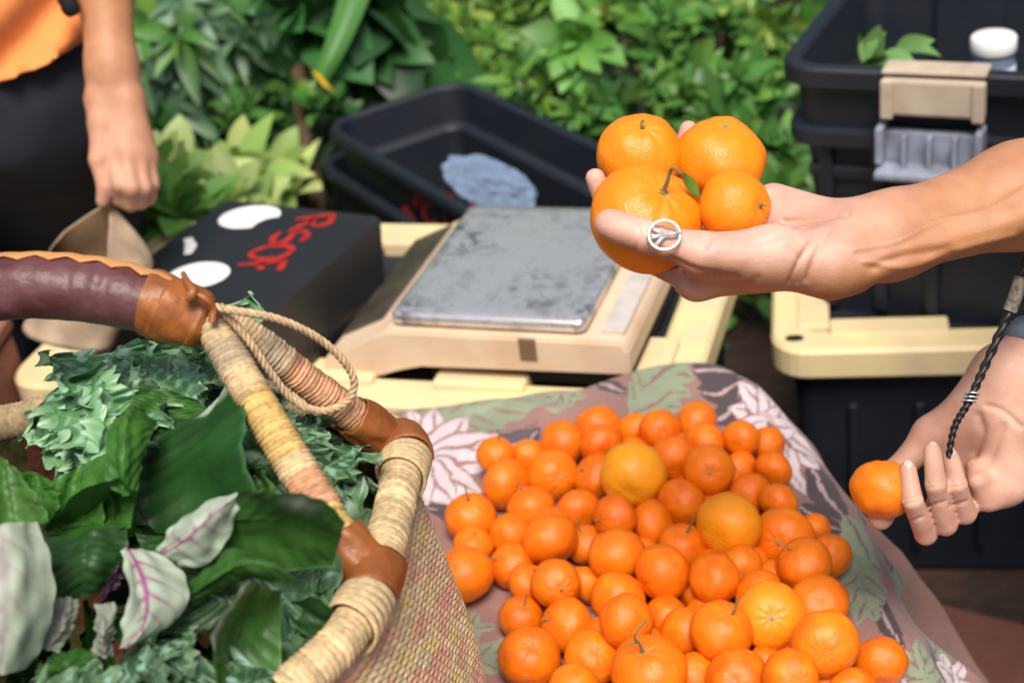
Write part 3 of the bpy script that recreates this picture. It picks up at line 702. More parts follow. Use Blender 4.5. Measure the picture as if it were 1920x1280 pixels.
# (px, py, radius px, pushed back, stem x, stem y in radii or None, stem kind, yellow tint)
OR = [
 (1126, 806, 41, 0, None, None, 0), (1128, 834, 38, 0, .28, .5, 0), (1052, 832, 41, 0, None, None, 0), (1190, 808, 34, .02, None, None, 0), (1235, 806, 37, 0, None, None, 0),
 (1307, 794, 41, 0, None, None, 0), (933, 853, 35, 0, .1, -.85, 2), (988, 856, 32, .02, None, None, 0), (950, 907, 45, 0, .7, .1, 0), (1037, 891, 45, 0, .3, .05, 0),
 (1114, 894, 40, .01, -.7, -.4, 1), (1190, 890, 60, -.02, -.2, .55, None, (.80, .36, .012, .75)), (1265, 858, 44, .01, None, None, 0), (1322, 835, 38, .02, None, None, 0), (1354, 838, 27, .03, None, None, 0),
 (1331, 895, 46, 0, -.1, .05, 0), (1280, 940, 45, .015, None, None, 0), (1384, 872, 32, .03, None, None, 0), (882, 972, 45, 0, -.05, -.8, 2), (888, 1022, 37, .01, .1, -.8, 1),
 (871, 1077, 53, -.01, None, None, 0), (995, 955, 44, .01, None, None, 0), (958, 1002, 39, .02, None, None, 0), (1033, 1012, 49, -.005, None, None, 0), (1085, 957, 39, .03, None, None, 0),
 (1155, 970, 41, .01, -.85, .1, 1), (1227, 980, 40, .035, None, None, 0), (1097, 1020, 36, .03, -.3, -.8, 2), (962, 1062, 42, 0, -.75, -.4, 2), (1155, 1045, 52, 0, None, None, 0),
 (1205, 1037, 34, .03, None, None, 0), (1243, 1075, 51, -.01, None, None, 0), (1285, 1022, 42, .015, .15, -.75, 3), (990, 1090, 35, .02, .3, -.6, 2), (1040, 1095, 44, 0, .25, .1, 1),
 (1100, 1093, 38, .025, None, None, 0), (1158, 1122, 48, .005, None, None, 0), (1175, 1167, 50, 0, None, None, 0), (977, 1157, 40, .01, .15, -.75, 2), (1062, 1170, 48, 0, -.85, -.3, 1),
 (993, 1232, 56, -.01, .1, -.6, 0), (1111, 1232, 49, 0, .15, -.5, 0), (1217, 1256, 66, -.015, -.25, -.75, 3), (1250, 1160, 42, .03, None, None, 0), (1281, 1185, 45, .015, None, None, 0),
 (1364, 985, 57, -.02, None, None, 0, (.88, .33, .010, .7)), (1428, 832, 34, .01, None, None, 0), (1395, 845, 34, .01, None, None, 0), (1450, 880, 34, 0, None, None, 0), (1407, 927, 38, .01, None, None, 0),
 (1458, 940, 34, .01, None, None, 0), (1470, 1008, 54, 0, -.35, .1, 0), (1524, 993, 30, .02, None, None, 0), (1505, 1062, 51, -.005, -.6, -.7, 1), (1556, 1042, 40, .01, None, None, 0),
 (1340, 1085, 47, 0, None, None, 0), (1400, 1070, 39, .03, .0, .3, 1), (1420, 1110, 44, .02, None, None, 0), (1440, 1155, 60, -.01, -.1, -.1, 0, (.90, .30, .01, .6)), (1353, 1187, 55, 0, .3, -.75, 2),
 (1535, 1130, 51, 0, None, None, 0), (1545, 1215, 59, -.01, None, None, 0), (1652, 1240, 48, 0, None, None, 0), (1303, 1266, 45, .01, None, None, 0), (1382, 1272, 54, -.01, -.3, -.1, 0),
 (1485, 1268, 51, 0, None, None, 0), (1437, 1247, 36, .025, None, None, 0), (1597, 1300, 46, 0, None, None, 0), (1305, 1112, 36, .04, None, None, 0), (1320, 1018, 36, .035, None, None, 0),
 (1370, 900, 34, .035, None, None, 0), (1210, 1210, 40, .05, None, None, 0), (1075, 1290, 46, .0, None, None, 0), (1440, 1080, 36, .045, None, None, 0), (1560, 1290, 40, .03, None, None, 0),
]
n = len(OR); RAY = np.array([ray(a[0], a[1]) for a in OR]); RPX = np.array([a[2] for a in OR], float)
d = np.zeros(n)
for i, a in enumerate(OR):
    x, y, _ = onz(a[0], a[1], 0.60)
    h = 0.030 * max(0, 1 - ((x - 0.13) / 0.20) ** 2) * max(0, 1 - ((y - 1.12) / 0.30) ** 2)
    d[i] = onzd(a[0], a[1], CZT + 0.024 + h) + a[3]
lat = np.zeros((n, 2))
for it in range(400):
    R = RPX * d / F_PX; P = CAM + (RAY + lat[:, :1] * RGT + lat[:, 1:] * DWN) * d[:, None]
    D = P[:, None] - P[None]; L = np.linalg.norm(D, axis=2) + np.eye(n) * 9
    ov = np.clip(0.97 * (R[:, None] + R[None]) - L, 0, None)
    ii, jj = np.where(np.triu(ov) > 1e-5)
    dd = np.zeros(n); dl = np.zeros((n, 2))
    for i, j in zip(ii, jj):
        o = ov[i, j]; s = np.sign(d[i] - d[j]) or 1
        dd[i] += 0.3 * o * s; dd[j] -= 0.3 * o * s
        u = D[i, j] / L[i, j]; 
        dl[i] += 0.06 * o * np.array([u @ RGT, u @ DWN]); dl[j] -= 0.06 * o * np.array([u @ RGT, u @ DWN])
    d += np.clip(dd, -0.004, 0.004); lat += np.clip(dl, -0.002, 0.002); lat *= 0.985
    P = CAM + (RAY + lat[:, :1] * RGT + lat[:, 1:] * DWN) * d[:, None]
    low = (CZT + 0.93 * R) - P[:, 2]
    d -= np.where(low > 0, low / np.abs(RAY[:, 2]) * 0.6, 0)
    d += np.where(low < -0.075, 0.0006, 0) + np.where(low < 0, 0.00008, 0)
R = RPX * d / F_PX; P = CAM + (RAY + lat[:, :1] * RGT + lat[:, 1:] * DWN) * d[:, None]
print("ORANGES zmin", (P[:, 2] - R).min() - CZT, "zmax", P[:, 2].max() - CZT, "R", R.min(), R.max(), "ov", ov.max(), "lat", np.abs(lat).max() * F_PX)
# rows for the labels: from the back of the pile to its front
order = np.argsort([a[1] for a in OR]); ORD = ["first", "second", "third", "fourth", "fifth", "sixth", "seventh", "eighth", "ninth", "tenth", "eleventh", "twelfth", "thirteenth"]
rows = [order[k:k + 8] for k in range(0, n, 8)]
lab = {}
for ri, rw in enumerate(rows):
    rw = sorted(rw, key=lambda i: OR[i][0])
    for ki, i in enumerate(rw):
        a = OR[i]
        look = "large" if R[i] > 0.0262 else ("small" if R[i] < 0.0212 else "medium")
        st = {None: "", 0: "", 1: " with short stem", 2: " with green stem", 3: " with long forked stem"}[a[6] if a[4] is not None else 0]
        lab[i] = f"{look} orange mandarin{st}, {ORD[ki]} from left in {ORD[ri]} row from pile's back"
lab[11] = "big yellowish green mandarin on top near the back of the pile"
lab[45] = "big yellow orange mandarin on top right of the pile's middle"
lab[58] = "big wrinkled mandarin with sunken navel near the front right of pile"
lab[62] = "lone mandarin at the front right corner of the pile"
lab[42] = "largest mandarin at the front edge with a long forked stem"
for i, a in enumerate(OR):
    if a[4] is not None:
        sx, sy = a[4], a[5]; k = math.sqrt(max(0.02, 1 - sx * sx - sy * sy)); sd = sx * RGT + sy * DWN - k * FWD; kind = a[6]
    else:
        u = rng.normal(size=3); u[1] = abs(u[1]) + 0.4; sd = u / np.linalg.norm(u); kind = 0
    v = [0, 1, 2, 3, 4][(i * 7 + i // 5) % 5]
    if i in (11,): v = 3
    if i == 58: v = 2
    o = mandarin(P[i], R[i] * (1.10 if FLATS[v] < 0.9 else 1.05), sd, v, kind, rng.uniform(0, 6), a[7] if len(a) > 7 else (0.90, 0.24, 0.006, float(rng.uniform(0, 0.4))) )
    tag(o, lab[i], "mandarin", "mandarins heaped on the printed cloth")
# the bottom layer, showing in the heap's shaded gaps
hull = np.array([[905, 870], [1130, 815], [1400, 850], [1480, 960], [1540, 1080], [1600, 1230], [1560, 1280], [1000, 1280], [1010, 1130], [880, 1060]]); allP, allR = list(P), list(R * 1.03); nf = 0
def inside(x, y):
    ins = False
    for (ax_, ay_), (bx_, by_) in zip(hull, np.roll(hull, -1, 0)):
        if (ay_ > y) != (by_ > y) and x < (bx_ - ax_) * (y - ay_) / (by_ - ay_) + ax_: ins = not ins
    return ins
for yy in range(840, 1300, 9):
    for xx in range(880, 1610, 9):
        if not inside(xx, yy): continue
        for rr_ in (0.0235, 0.0205, 0.018):
            c = onz(xx, yy, CZT + 0.90 * rr_)
            if all(np.linalg.norm(c - p) > 0.84 * (rr_ + r) for p, r in zip(allP, allR)):
                allP.append(c); allR.append(rr_); nf += 1; u = rng.normal(size=3)
                o = mandarin(c, rr_, u / np.linalg.norm(u), nf % 4, 0, rng.uniform(0, 6), (0.92, 0.27, 0.008, 0.1)); tag(o, "mandarin in the bottom layer of the heap, mostly hidden by those above", "mandarin", "mandarins heaped on the printed cloth"); break
print("FILL", nf)
# ---------------------------------------------------------------- bodies: smooth implicit surfaces meshed with surface nets
def smin(a, b, k):
    h = np.clip(k - np.abs(a - b), 0, None) / k
    return np.minimum(a, b) - h * h * k * 0.25
class Sdf:
    def __init__(s, lo, hi, vox):
        s.lo = np.asarray(lo, float); s.vox = vox; s.n = np.ceil((np.asarray(hi) - s.lo) / vox).astype(int) + 1
        s.ax = [s.lo[i] + vox * np.arange(s.n[i]) for i in range(3)]
    def field(s): return np.full(s.n, 1.0, np.float32)
    def cone(s, f, a, b, ra, rb, k=0.006, flat=None, fs=1.0, sub=False):
        """round cone a-b blended into field f; flat/fs squashes it along an axis"""
        a = np.asarray(a, float); b = np.asarray(b, float); m = max(ra, rb) + 0.02 + k
        lo = np.minimum(a, b) - m; hi = np.maximum(a, b) + m
        i0 = np.clip(((lo - s.lo) / s.vox).astype(int), 0, s.n); i1 = np.clip(((hi - s.lo) / s.vox).astype(int) + 2, 0, s.n)
        if (i1 <= i0).any(): return f
        sl = tuple(slice(p, q) for p, q in zip(i0, i1))
        X = s.ax[0][sl[0]][:, None, None]; Y = s.ax[1][sl[1]][None, :, None]; Z = s.ax[2][sl[2]][None, None, :]
        ab = b - a; L2 = ab @ ab + 1e-12
        t = np.clip(((X - a[0]) * ab[0] + (Y - a[1]) * ab[1] + (Z - a[2]) * ab[2]) / L2, 0, 1)
        dx = X - a[0] - t * ab[0]; dy = Y - a[1] - t * ab[1]; dz = Z - a[2] - t * ab[2]
        if flat is not None:
            fl = np.asarray(flat, float); fl = fl / np.linalg.norm(fl); q = (dx * fl[0] + dy * fl[1] + dz * fl[2]) * (1 / fs - 1)
            dx = dx + q * fl[0]; dy = dy + q * fl[1]; dz = dz + q * fl[2]
        d = np.sqrt(dx * dx + dy * dy + dz * dz) - (ra + (rb - ra) * t)
        if sub:
            f[sl] = -smin(-f[sl], d.astype(np.float32), k)
        else:
            f[sl] = smin(f[sl], d.astype(np.float32), k)
        return f
    def mesh(s, f):
        n = s.n; ins = f < 0
        # active cells and their vertex: mean of the edge crossings
        cnt = np.zeros(n - 1, np.float32); acc = np.zeros((*(n - 1), 3), np.float32)
        for axi in range(3):
            sl0 = [slice(None)] * 3; sl1 = [slice(None)] * 3; sl0[axi] = slice(0, -1); sl1[axi] = slice(1, None)
            f0, f1 = f[tuple(sl0)], f[tuple(sl1)]; cr = ins[tuple(sl0)] != ins[tuple(sl1)]
            idx = np.argwhere(cr); t = (f0[cr] / (f0[cr] - f1[cr]))
            pos = idx.astype(np.float32); pos[:, axi] += t
            o1, o2 = [q for q in range(3) if q != axi]
            for da in (0, -1):
                for db in (0, -1):
                    c = idx.copy(); c[:, o1] += da; c[:, o2] += db
                    ok = ((c >= 0) & (c < n - 1)).all(1); c = c[ok]
                    np.add.at(cnt, tuple(c.T), 1); np.add.at(acc, tuple(c.T), pos[ok])
        act = cnt > 0; vid = np.full(n - 1, -1, np.int64); vid[act] = np.arange(act.sum())
        V = acc[act] / cnt[act][:, None] * s.vox + s.lo
        Fs = []
        for axi in range(3):
            sl0 = [slice(None)] * 3; sl1 = [slice(None)] * 3; sl0[axi] = slice(0, -1); sl1[axi] = slice(1, None)
            a, b = ins[tuple(sl0)], ins[tuple(sl1)]
            o1, o2 = (axi + 1) % 3, (axi + 2) % 3
            for inside_first in (True, False):
                idx = np.argwhere((a & ~b) if inside_first else (~a & b))
                if len(idx) == 0: continue
                q = []
                for da, db in ((-1, -1), (0, -1), (0, 0), (-1, 0)):
                    c = idx.copy(); c[:, o1] += da; c[:, o2] += db; q.append(c)
                ok = np.ones(len(idx), bool)
                for c in q: ok &= ((c >= 0) & (c < n - 1)).all(1)
                ids = np.stack([vid[tuple(c[ok].T)] for c in q], 1)
                if not inside_first: ids = ids[:, ::-1]
                Fs.append(ids)
        F_ = np.vstack(Fs)
        # two rounds of Laplacian smoothing take out the voxel steps
        for _ in range(3):
            A = np.zeros_like(V); c = np.zeros(len(V))
            for i in range(4):
                for j in ((i + 1) % 4, (i + 3) % 4):
                    np.add.at(A, F_[:, i], V[F_[:, j]]); np.add.at(c, F_[:, i], 1)
            V = V + 0.5 * (A / c[:, None] - V)
        return V, F_
def vnormals(V, Fq):
    n = np.cross(V[Fq[:, 2]] - V[Fq[:, 0]], V[Fq[:, 3]] - V[Fq[:, 1]]); N = np.zeros_like(V)
    for i in range(4): np.add.at(N, Fq[:, i], n)
    return N / (np.linalg.norm(N, axis=1)[:, None] + 1e-12)
def seg_dist2(px, py, pl):
    """distance in the picture plane to a polyline, and the position along it"""
    pl = np.asarray(pl, float); best = np.full(len(px), 1e9)
    for a, b in zip(pl, pl[1:]):
        ab = b - a; t = np.clip(((px - a[0]) * ab[0] + (py - a[1]) * ab[1]) / (ab @ ab), 0, 1)
        best = np.minimum(best, np.hypot(px - a[0] - t * ab[0], py - a[1] - t * ab[1]))
    return best
def creases(V, Fq, lines):
    """press fine folds into the side of the skin that the list's lines lie on"""
    N = vnormals(V, Fq); px, py, _ = proj(V); vis = ((V - CAM) * N).sum(1) < 0
    for pl, w, dep in lines:
        dd = seg_dist2(px, py, crom(pl, 30)); V = V - N * (vis * 1.6 * dep * np.exp(-(dd / w) ** 2))[:, None]
    return V
m_skin = mat("skin", (1, 1, 1), 0.52, 0.4, attr=True, var=0.14, vscale=60, bump=0.00035, bscale=700, sss=0.12, sss_r=(1, 0.35, 0.2), sss_s=0.005, detail=6)
PALE = np.array([0.62, 0.37, 0.295]); TAN = np.array([0.42, 0.185, 0.080]); PINKS = np.array([0.66, 0.32, 0.25])
def blend(a, b, t): return a + (b - a) * np.clip(t, 0, 1)[:, None]

# ---- person on the right: left hand holds four mandarins, right hand one more
D0h = 1.04
def L_(px, py, dd): return at(px, py, D0h + dd)
k_ = D0h / F_PX
el = L_(2290, 250, 0.10)
shL = np.array([0.74, 0.98, 1.36]); shR = np.array([0.80, 1.36, 1.34])
pts = dict(W=L_(1575, 470, 0.012), Wr=L_(1560, 492, -0.004), Wu=L_(1590, 440, 0.030),
           CMC=L_(1455, 478, -0.014), TM=L_(1312, 474, -0.022), TI=L_(1205, 442, -0.020), TT=L_(1140, 419, -0.010),
           I0=L_(1306, 527, 0.020), I1=L_(1220, 487, 0.052), I2=L_(1152, 425, 0.054), I3=L_(1116, 334, 0.044),
           M0=L_(1312, 500, 0.044), M1=L_(1225, 440, 0.092), M2=L_(1190, 365, 0.104), M3=L_(1185, 300, 0.100),
           R0=L_(1326, 470, 0.064), R1=L_(1268, 390, 0.100), R2=L_(1272, 315, 0.108), R3=L_(1291, 243, 0.100),
           K0=L_(1390, 408, 0.082), K1=L_(1340, 370, 0.110), K2=L_(1335, 320, 0.118), K3=L_(1345, 285, 0.118))
D1h = 1.20
def Q_(px, py, dd): return at(px, py, D1h + dd)
elR = Q_(2180, 330, 0.06)
q = dict(W=Q_(1915, 735, 0.0), Wr=Q_(1880, 700, 0.006), Wu=Q_(1950, 775, -0.004),
         CMC=Q_(1842, 750, 0.010), TM=Q_(1745, 812, 0.030), TI=Q_(1682, 885, 0.036), TT=Q_(1650, 972, 0.012),
         I0=Q_(1775, 905, 0.050), I1=Q_(1736, 1000, 0.004), I2=Q_(1711, 938, -0.026), I3=Q_(1702, 880, -0.018),
         M0=Q_(1805, 900, 0.048), M1=Q_(1773, 982, -0.004), M2=Q_(1755, 908, -0.030), M3=Q_(1748, 846, -0.014),
         R0=Q_(1840, 895, 0.040), R1=Q_(1810, 962, -0.006), R2=Q_(1794, 908, -0.026), R3=Q_(1783, 858, -0.010),
         K0=Q_(1872, 890, 0.028), K1=Q_(1848, 938, -0.002), K2=Q_(1832, 902, -0.012), K3=Q_(1824, 876, 0.004))
def unit(v): return v / np.linalg.norm(v)
def hand(S_, p, sc=1.0, fs=1.0):
    """one hand: palm and thumb pad blended softly, each finger blended only into the palm"""
    f = S_.field()
    def c(a, b, ra, rb, k=0.012, **kw): S_.cone(f, p[a] if isinstance(a, str) else a, p[b] if isinstance(b, str) else b, ra * sc, rb * sc, k, **kw)
    mid = lambda a, b, t: p[a] * (1 - t) + p[b] * t
    c('Wr', 'I0', .0165, .0120); c('W', 'M0', .0170, .0115); c('W', 'R0', .0165, .0110); c('Wu', 'K0', .0155, .0115)
    c('Wr', 'CMC', .0165, .0180); c('CMC', 'TM', .0180, .0130, 0.014)
    c(mid('CMC', 'I0', .25), mid('TM', 'I0', .5), .0140, .0085, 0.014)
    c('I0', 'M0', .0105, .0105); c('M0', 'R0', .0105, .0100); c('R0', 'K0', .0100, .0100)
    out = f.copy()
    for nm, r0, r1, r2, r3 in (('I', .0105, .0096, .0084, .0072), ('M', .0105, .0098, .0086, .0074), ('R', .0100, .0092, .0082, .0070), ('K', .0092, .0082, .0073, .0062)):
        g = S_.field(); P0, P1, P2, P3 = (p[nm + str(i)] for i in range(4))
        S_.cone(g, P0, P1, r0 * fs, r1 * fs * .97, 0.002); S_.cone(g, P1, P2, r1 * fs * 0.97, r2 * fs, 0.002); S_.cone(g, P2, P3, r2 * fs, r3 * fs, 0.002)
        out = np.minimum(out, smin(f, g, 0.007))
    g = S_.field(); S_.cone(g, p['TM'], p['TI'], .0118 * sc, .0108 * sc, 0.005); S_.cone(g, p['TI'], p['TT'], .0106 * sc, .0088 * sc, 0.005)
    S_.cone(g, p['TI'] * .45 + p['TT'] * .55, p['TI'] * .1 + p['TT'] * .9, .0108 * sc, .0092 * sc, 0.006)
    out = smin(out, smin(f, g, 0.010), 0.001)
    return out
def arm(S_, f, p, elbow, sc=1.0, side=None):
    w, e = p['W'], elbow; m1 = w + (e - w) * 0.12; m2 = w + (e - w) * 0.45
    S_.cone(f, p['Wr'], m1, .0225 * sc, .0250 * sc, 0.016); S_.cone(f, p['Wu'], m1, .0195 * sc, .0245 * sc, 0.016)
    S_.cone(f, m1, m2, .0265 * sc, .0350 * sc, 0.020); S_.cone(f, m2, e, .0350 * sc, .0390 * sc, 0.020)
# high-resolution left hand with its forearm, right hand with its forearm, then the rest of the body, all in one mesh
allp = np.array(list(pts.values()) + [el]); S1 = Sdf(allp.min(0) - 0.055, allp.max(0) + 0.055, 0.00165)
f1 = hand(S1, pts, 1.0); arm(S1, f1, pts, el, 1.0)
S1.cone(f1, L_(1585, 425, 0.034), L_(1450, 388, 0.072), .0160, .0175, 0.012)
# wrist bone, tendons and the hollow of the wrist
S1.cone(f1, L_(1560, 527, 0.004), L_(1600, 527, 0.010), .008, .007, 0.012)
S1.cone(f1, L_(1610, 430, 0.006), L_(1800, 385, 0.02), .010, .012, 0.010)
S1.cone(f1, L_(1630, 495, -0.008), L_(2150, 330, 0.03), .010, .016, 0.014)
V1, F1 = S1.mesh(f1)
V1 = creases(V1, F1, [([(1530, 440), (1505, 480), (1480, 530)], 5, .0012), ([(1552, 432), (1530, 480), (1512, 525)], 5, .0010), ([(1480, 462), (1500, 490), (1495, 530)], 4, .0007),
                      ([(1345, 515), (1300, 505), (1262, 488)], 6, .0016), ([(1380, 520), (1345, 515)], 6, .0014), ([(1250, 425), (1262, 455), (1255, 485)], 4, .0006),
                      ([(1192, 410), (1200, 440), (1190, 470)], 4, .0006), ([(1470, 415), (1520, 412), (1590, 400)], 5, .0012), ([(1420, 520), (1400, 535), (1350, 535)], 6, .0006),
                      ([(1640, 500), (1700, 480), (1780, 470)], 10, .0012), ([(1600, 468), (1680, 452), (1760, 415), (1850, 395), (1930, 350)], 6, -.0009), ([(1620, 490), (1700, 500), (1790, 468), (1900, 440)], 6, -.0008), ([(1330, 470), (1350, 440), (1400, 428)], 4, .0005), ([(1405, 462), (1440, 450), (1490, 430)], 5, .0006)])
N1 = vnormals(V1, F1)
px, py, dv = proj(V1)
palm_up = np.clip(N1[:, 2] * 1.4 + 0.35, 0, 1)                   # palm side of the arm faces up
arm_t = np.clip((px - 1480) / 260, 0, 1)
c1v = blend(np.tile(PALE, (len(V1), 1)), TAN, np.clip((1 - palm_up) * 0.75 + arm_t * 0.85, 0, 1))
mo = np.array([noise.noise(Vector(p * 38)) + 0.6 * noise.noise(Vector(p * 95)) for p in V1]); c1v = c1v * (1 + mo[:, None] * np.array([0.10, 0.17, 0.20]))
tipd = np.min([np.linalg.norm(V1 - pts[k], axis=1) for k in ('TT', 'I3', 'R3', 'M3', 'K3')], axis=0)
c1v = blend(c1v, PINKS, 0.7 * np.exp(-(tipd / 0.014) ** 2)); c1v = blend(c1v, PINKS * 0.95, 0.45 * np.exp(-(np.linalg.norm(V1 - pts['I0'], axis=1) / 0.022) ** 2))
allq = np.array(list(q.values()) + [elR]); S2 = Sdf(allq.min(0) - 0.055, allq.max(0) + 0.055, 0.0018)
f2 = hand(S2, q, 1.02, 0.97); arm(S2, f2, q, elR, 1.0)
S2.cone(f2, Q_(1895, 800, 0.0), Q_(1890, 905, 0.004), .018, .018, 0.02)     # heel of the hand
V2, F2 = S2.mesh(f2)
V2 = creases(V2, F2, [([(1828, 850), (1842, 810), (1835, 780)], 8, .0013), ([(1815, 880), (1850, 870), (1880, 800)], 8, .0008), ([(1850, 760), (1880, 770), (1915, 800)], 6, .0010)] + [([tuple(np.array(proj(q[n_ + '2'])[:2]) + dv_ + (-16, 2 * s_)), tuple(np.array(proj(q[n_ + '2'])[:2]) + dv_), tuple(np.array(proj(q[n_ + '2'])[:2]) + dv_ + (16, -3 * s_))], 2.6, .0005) for n_ in 'IMR' for s_ in (1, 2) for dv_ in (np.array((0, -5)), np.array((0, 3)), np.array((3, 36)))])
c2v = blend(np.tile(PALE * 0.98, (len(V2), 1)), TAN, 0.30 * np.ones(len(V2)))
tipd = np.min([np.linalg.norm(V2 - q[k], axis=1) for k in ('TT', 'I1', 'M1', 'R1')], axis=0); c2v = blend(c2v, PINKS * 0.9, 0.6 * np.exp(-(tipd / 0.016) ** 2))
mo = np.array([noise.noise(Vector(p * 38)) + 0.6 * noise.noise(Vector(p * 95)) for p in V2]); c2v = c2v * (1 + mo[:, None] * np.array([0.10, 0.17, 0.20]))
# shoulders, trunk and legs, coarser, out to the right
S3 = Sdf((0.38, 0.78, -0.01), (1.25, 1.75, 1.62), 0.010); f3 = S3.field()
pel = np.array([0.86, 1.22, 0.90]); che = np.array([0.80, 1.18, 1.22]); nk = np.array([0.74, 1.17, 1.44])
S3.cone(f3, pel + [0, -.07, 0], pel + [0, .07, 0], .125, .125, .06); S3.cone(f3, pel, che, .125, .13, .08); S3.cone(f3, che + [0, -.07, .03], che + [0, .07, .03], .12, .12, .08)
S3.cone(f3, che, nk, .09, .06, .05); S3.cone(f3, shL, shR, .06, .06, .05); S3.cone(f3, nk, nk + [-.03, 0, .10], .055, .055, .03)
for sh, e in ((shL, el), (shR, elR)): S3.cone(f3, sh, e, .055, .042, .03)
for sgn in (-1, 1):
    hip = pel + [0, .09 * sgn, -.03]; kn = hip + [-.02, .01 * sgn, -.42]; an = np.array([kn[0] + .03, kn[1], .07])
    S3.cone(f3, hip, kn, .095, .062, .04); S3.cone(f3, kn, an, .060, .040, .03); S3.cone(f3, an + [0, 0, -.03], an + [-.15, 0, -.035], .038, .030, .03)
V3, F3 = S3.mesh(f3)
keep = ~(((V3[F3].mean(1) - el) @ unit(pts['W'] - el) > 0.012) & (np.linalg.norm(V3[F3].mean(1) - el, axis=1) < 0.06)) 
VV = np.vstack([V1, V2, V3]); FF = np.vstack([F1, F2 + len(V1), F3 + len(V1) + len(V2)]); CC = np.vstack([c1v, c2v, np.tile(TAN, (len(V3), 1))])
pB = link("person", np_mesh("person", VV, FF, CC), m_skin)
tag(pB, "person reaching in from the right, one hand offering mandarins, other picking one", "person")
m_nail = mat("fingernail", (0.66, 0.42, 0.36), 0.28, 0.5)
for n_ in 'IMR':
    p3, p2 = q[n_ + '3'], q[n_ + '2']; ax_ = unit(p3 - p2); nn = unit(-FWD - ax_ * (-FWD @ ax_)); sd_ = np.cross(ax_, nn); bmn = bmesh.new(); bmesh.ops.create_uvsphere(bmn, u_segments=16, v_segments=10, radius=1.0)
    for v in bmn.verts:
        l_ = p3 + ax_ * (0.0012 + v.co.y * 0.0056) + sd_ * (v.co.x * 0.0044) + nn * (0.0056 + v.co.z * 0.0011 - 0.0020 * v.co.x ** 2 - 0.0012 * max(0, v.co.y) ** 2); v.co = Vector(l_)
    from_bm("fingernail", bmn, m_nail, pB, True)
m_shirt = mat("red_shirt", (0.55, 0.05, 0.03), 0.9, 0.2, var=0.3, vscale=18, bump=0.0006, bscale=400)
m_trou = mat("black_trousers", (0.016, 0.017, 0.022), 0.9, 0.2, var=0.4, vscale=12, bump=0.001, bscale=300)
S3b = Sdf((0.38, 0.75, 0.0), (1.28, 1.78, 1.62), 0.010)
fs = S3b.field()
S3b.cone(fs, pel + [0, -.07, 0], pel + [0, .07, 0], .14, .14, .06); S3b.cone(fs, pel, che, .14, .145, .08); S3b.cone(fs, che + [0, -.07, .03], che + [0, .07, .03], .135, .135, .08); S3b.cone(fs, shL, shR, .074, .074, .05)
for sh, e in ((shL, el), (shR, elR)): S3b.cone(fs, sh, sh + (e - sh) * 0.62, .072, .062, .03)
Vs, Fs_ = S3b.mesh(fs); link("shirt", np_mesh("shirt", Vs, Fs_, np.ones((len(Vs), 3))), m_shirt, pB)
fs = S3b.field(); S3b.cone(fs, pel + [0, -.07, -.06], pel + [0, .07, -.06], .143, .143, .06)
for sgn in (-1, 1):
    hip = pel + [0, .09 * sgn, -.03]; kn = hip + [-.02, .01 * sgn, -.42]; an = np.array([kn[0] + .03, kn[1], .07])
    S3b.cone(fs, hip, kn, .110, .082, .04); S3b.cone(fs, kn, an, .082, .070, .03)
Vs, Fs_ = S3b.mesh(fs); link("trousers", np_mesh("trousers", Vs, Fs_, np.ones((len(Vs), 3))), m_trou, pB)

# braid hanging beside the lower wrist
m_hair = mat("black_hair", (0.012, 0.011, 0.012), 0.5, 0.5, var=0.4, vscale=200)
hp = crom([at(1945, 420, 1.12), at(1912, 530, 1.12), at(1890, 590, 1.125), at(1845, 690, 1.13), at(1815, 755, 1.13), at(1790, 800, 1.135), at(1778, 858, 1.14)], 150)
T, Nn, Bn = frames(hp); A = Acc(); tt = np.linspace(0, 1, 150)
for k in range(3):
    ph = tt * 48 + k * 2.094; off = (np.cos(ph)[:, None] * Nn * 0.0024 + np.sin(2 * ph)[:, None] * Bn * 0.0013) * (1 - 0.45 * tt)[:, None]
    Vt, Ft = tube(hp + off, 0.0027 * (1 - 0.4 * tt), 8); A.add(Vt, Ft)
hb = A.build("hair_braid", m_hair, pB)
m_band = mat("silver_thread", (0.55, 0.57, 0.6), 0.4, 0.5, metal=0.6)
i = 92; A = Acc()
for j in (0, 3, 6):
    th = np.linspace(0, 2 * np.pi, 24); c = hp[i + j]; P_ = c + 0.0048 * (np.cos(th)[:, None] * Nn[i + j] + np.sin(th)[:, None] * Bn[i + j]) + T[i + j] * (0.002 * np.sin(th))[:, None]
    Vt, Ft = tube(P_, 0.0007, 6); A.add(Vt, Ft)
A.build("hair_tie", m_band, hb)
m_charm = mat("braid_wrap", (0.30, 0.26, 0.20), 0.6, 0.4, var=0.8, vscale=300, var_col=(0.02, 0.02, 0.02))
Vt, Ft = tube(hp[22:48], 0.0052, 12); A = Acc(); A.add(Vt, Ft); A.build("hair_wrap", m_charm, hb)
# wrist wrap of the lower arm
m_tat = mat("grey_cuff", (0.18, 0.20, 0.23), 0.55, 0.4, var=0.9, vscale=40, var_col=(0.05, 0.07, 0.08))
ua = unit(elR - q['W']); cuf = q['W'] + ua * 0.028
A = Acc(); Vt, Ft = tube(np.array([cuf + ua * t for t in np.linspace(0, 0.022, 8)]), np.array([.036, .0372, .0376, .0378, .0378, .0376, .0374, .036]) * 0.98, 32, False); A.add(Vt, Ft)
wb = A.build("wristband", m_tat); tag(wb, "dark grey band round the wrist of the lower reaching arm", "wristband")

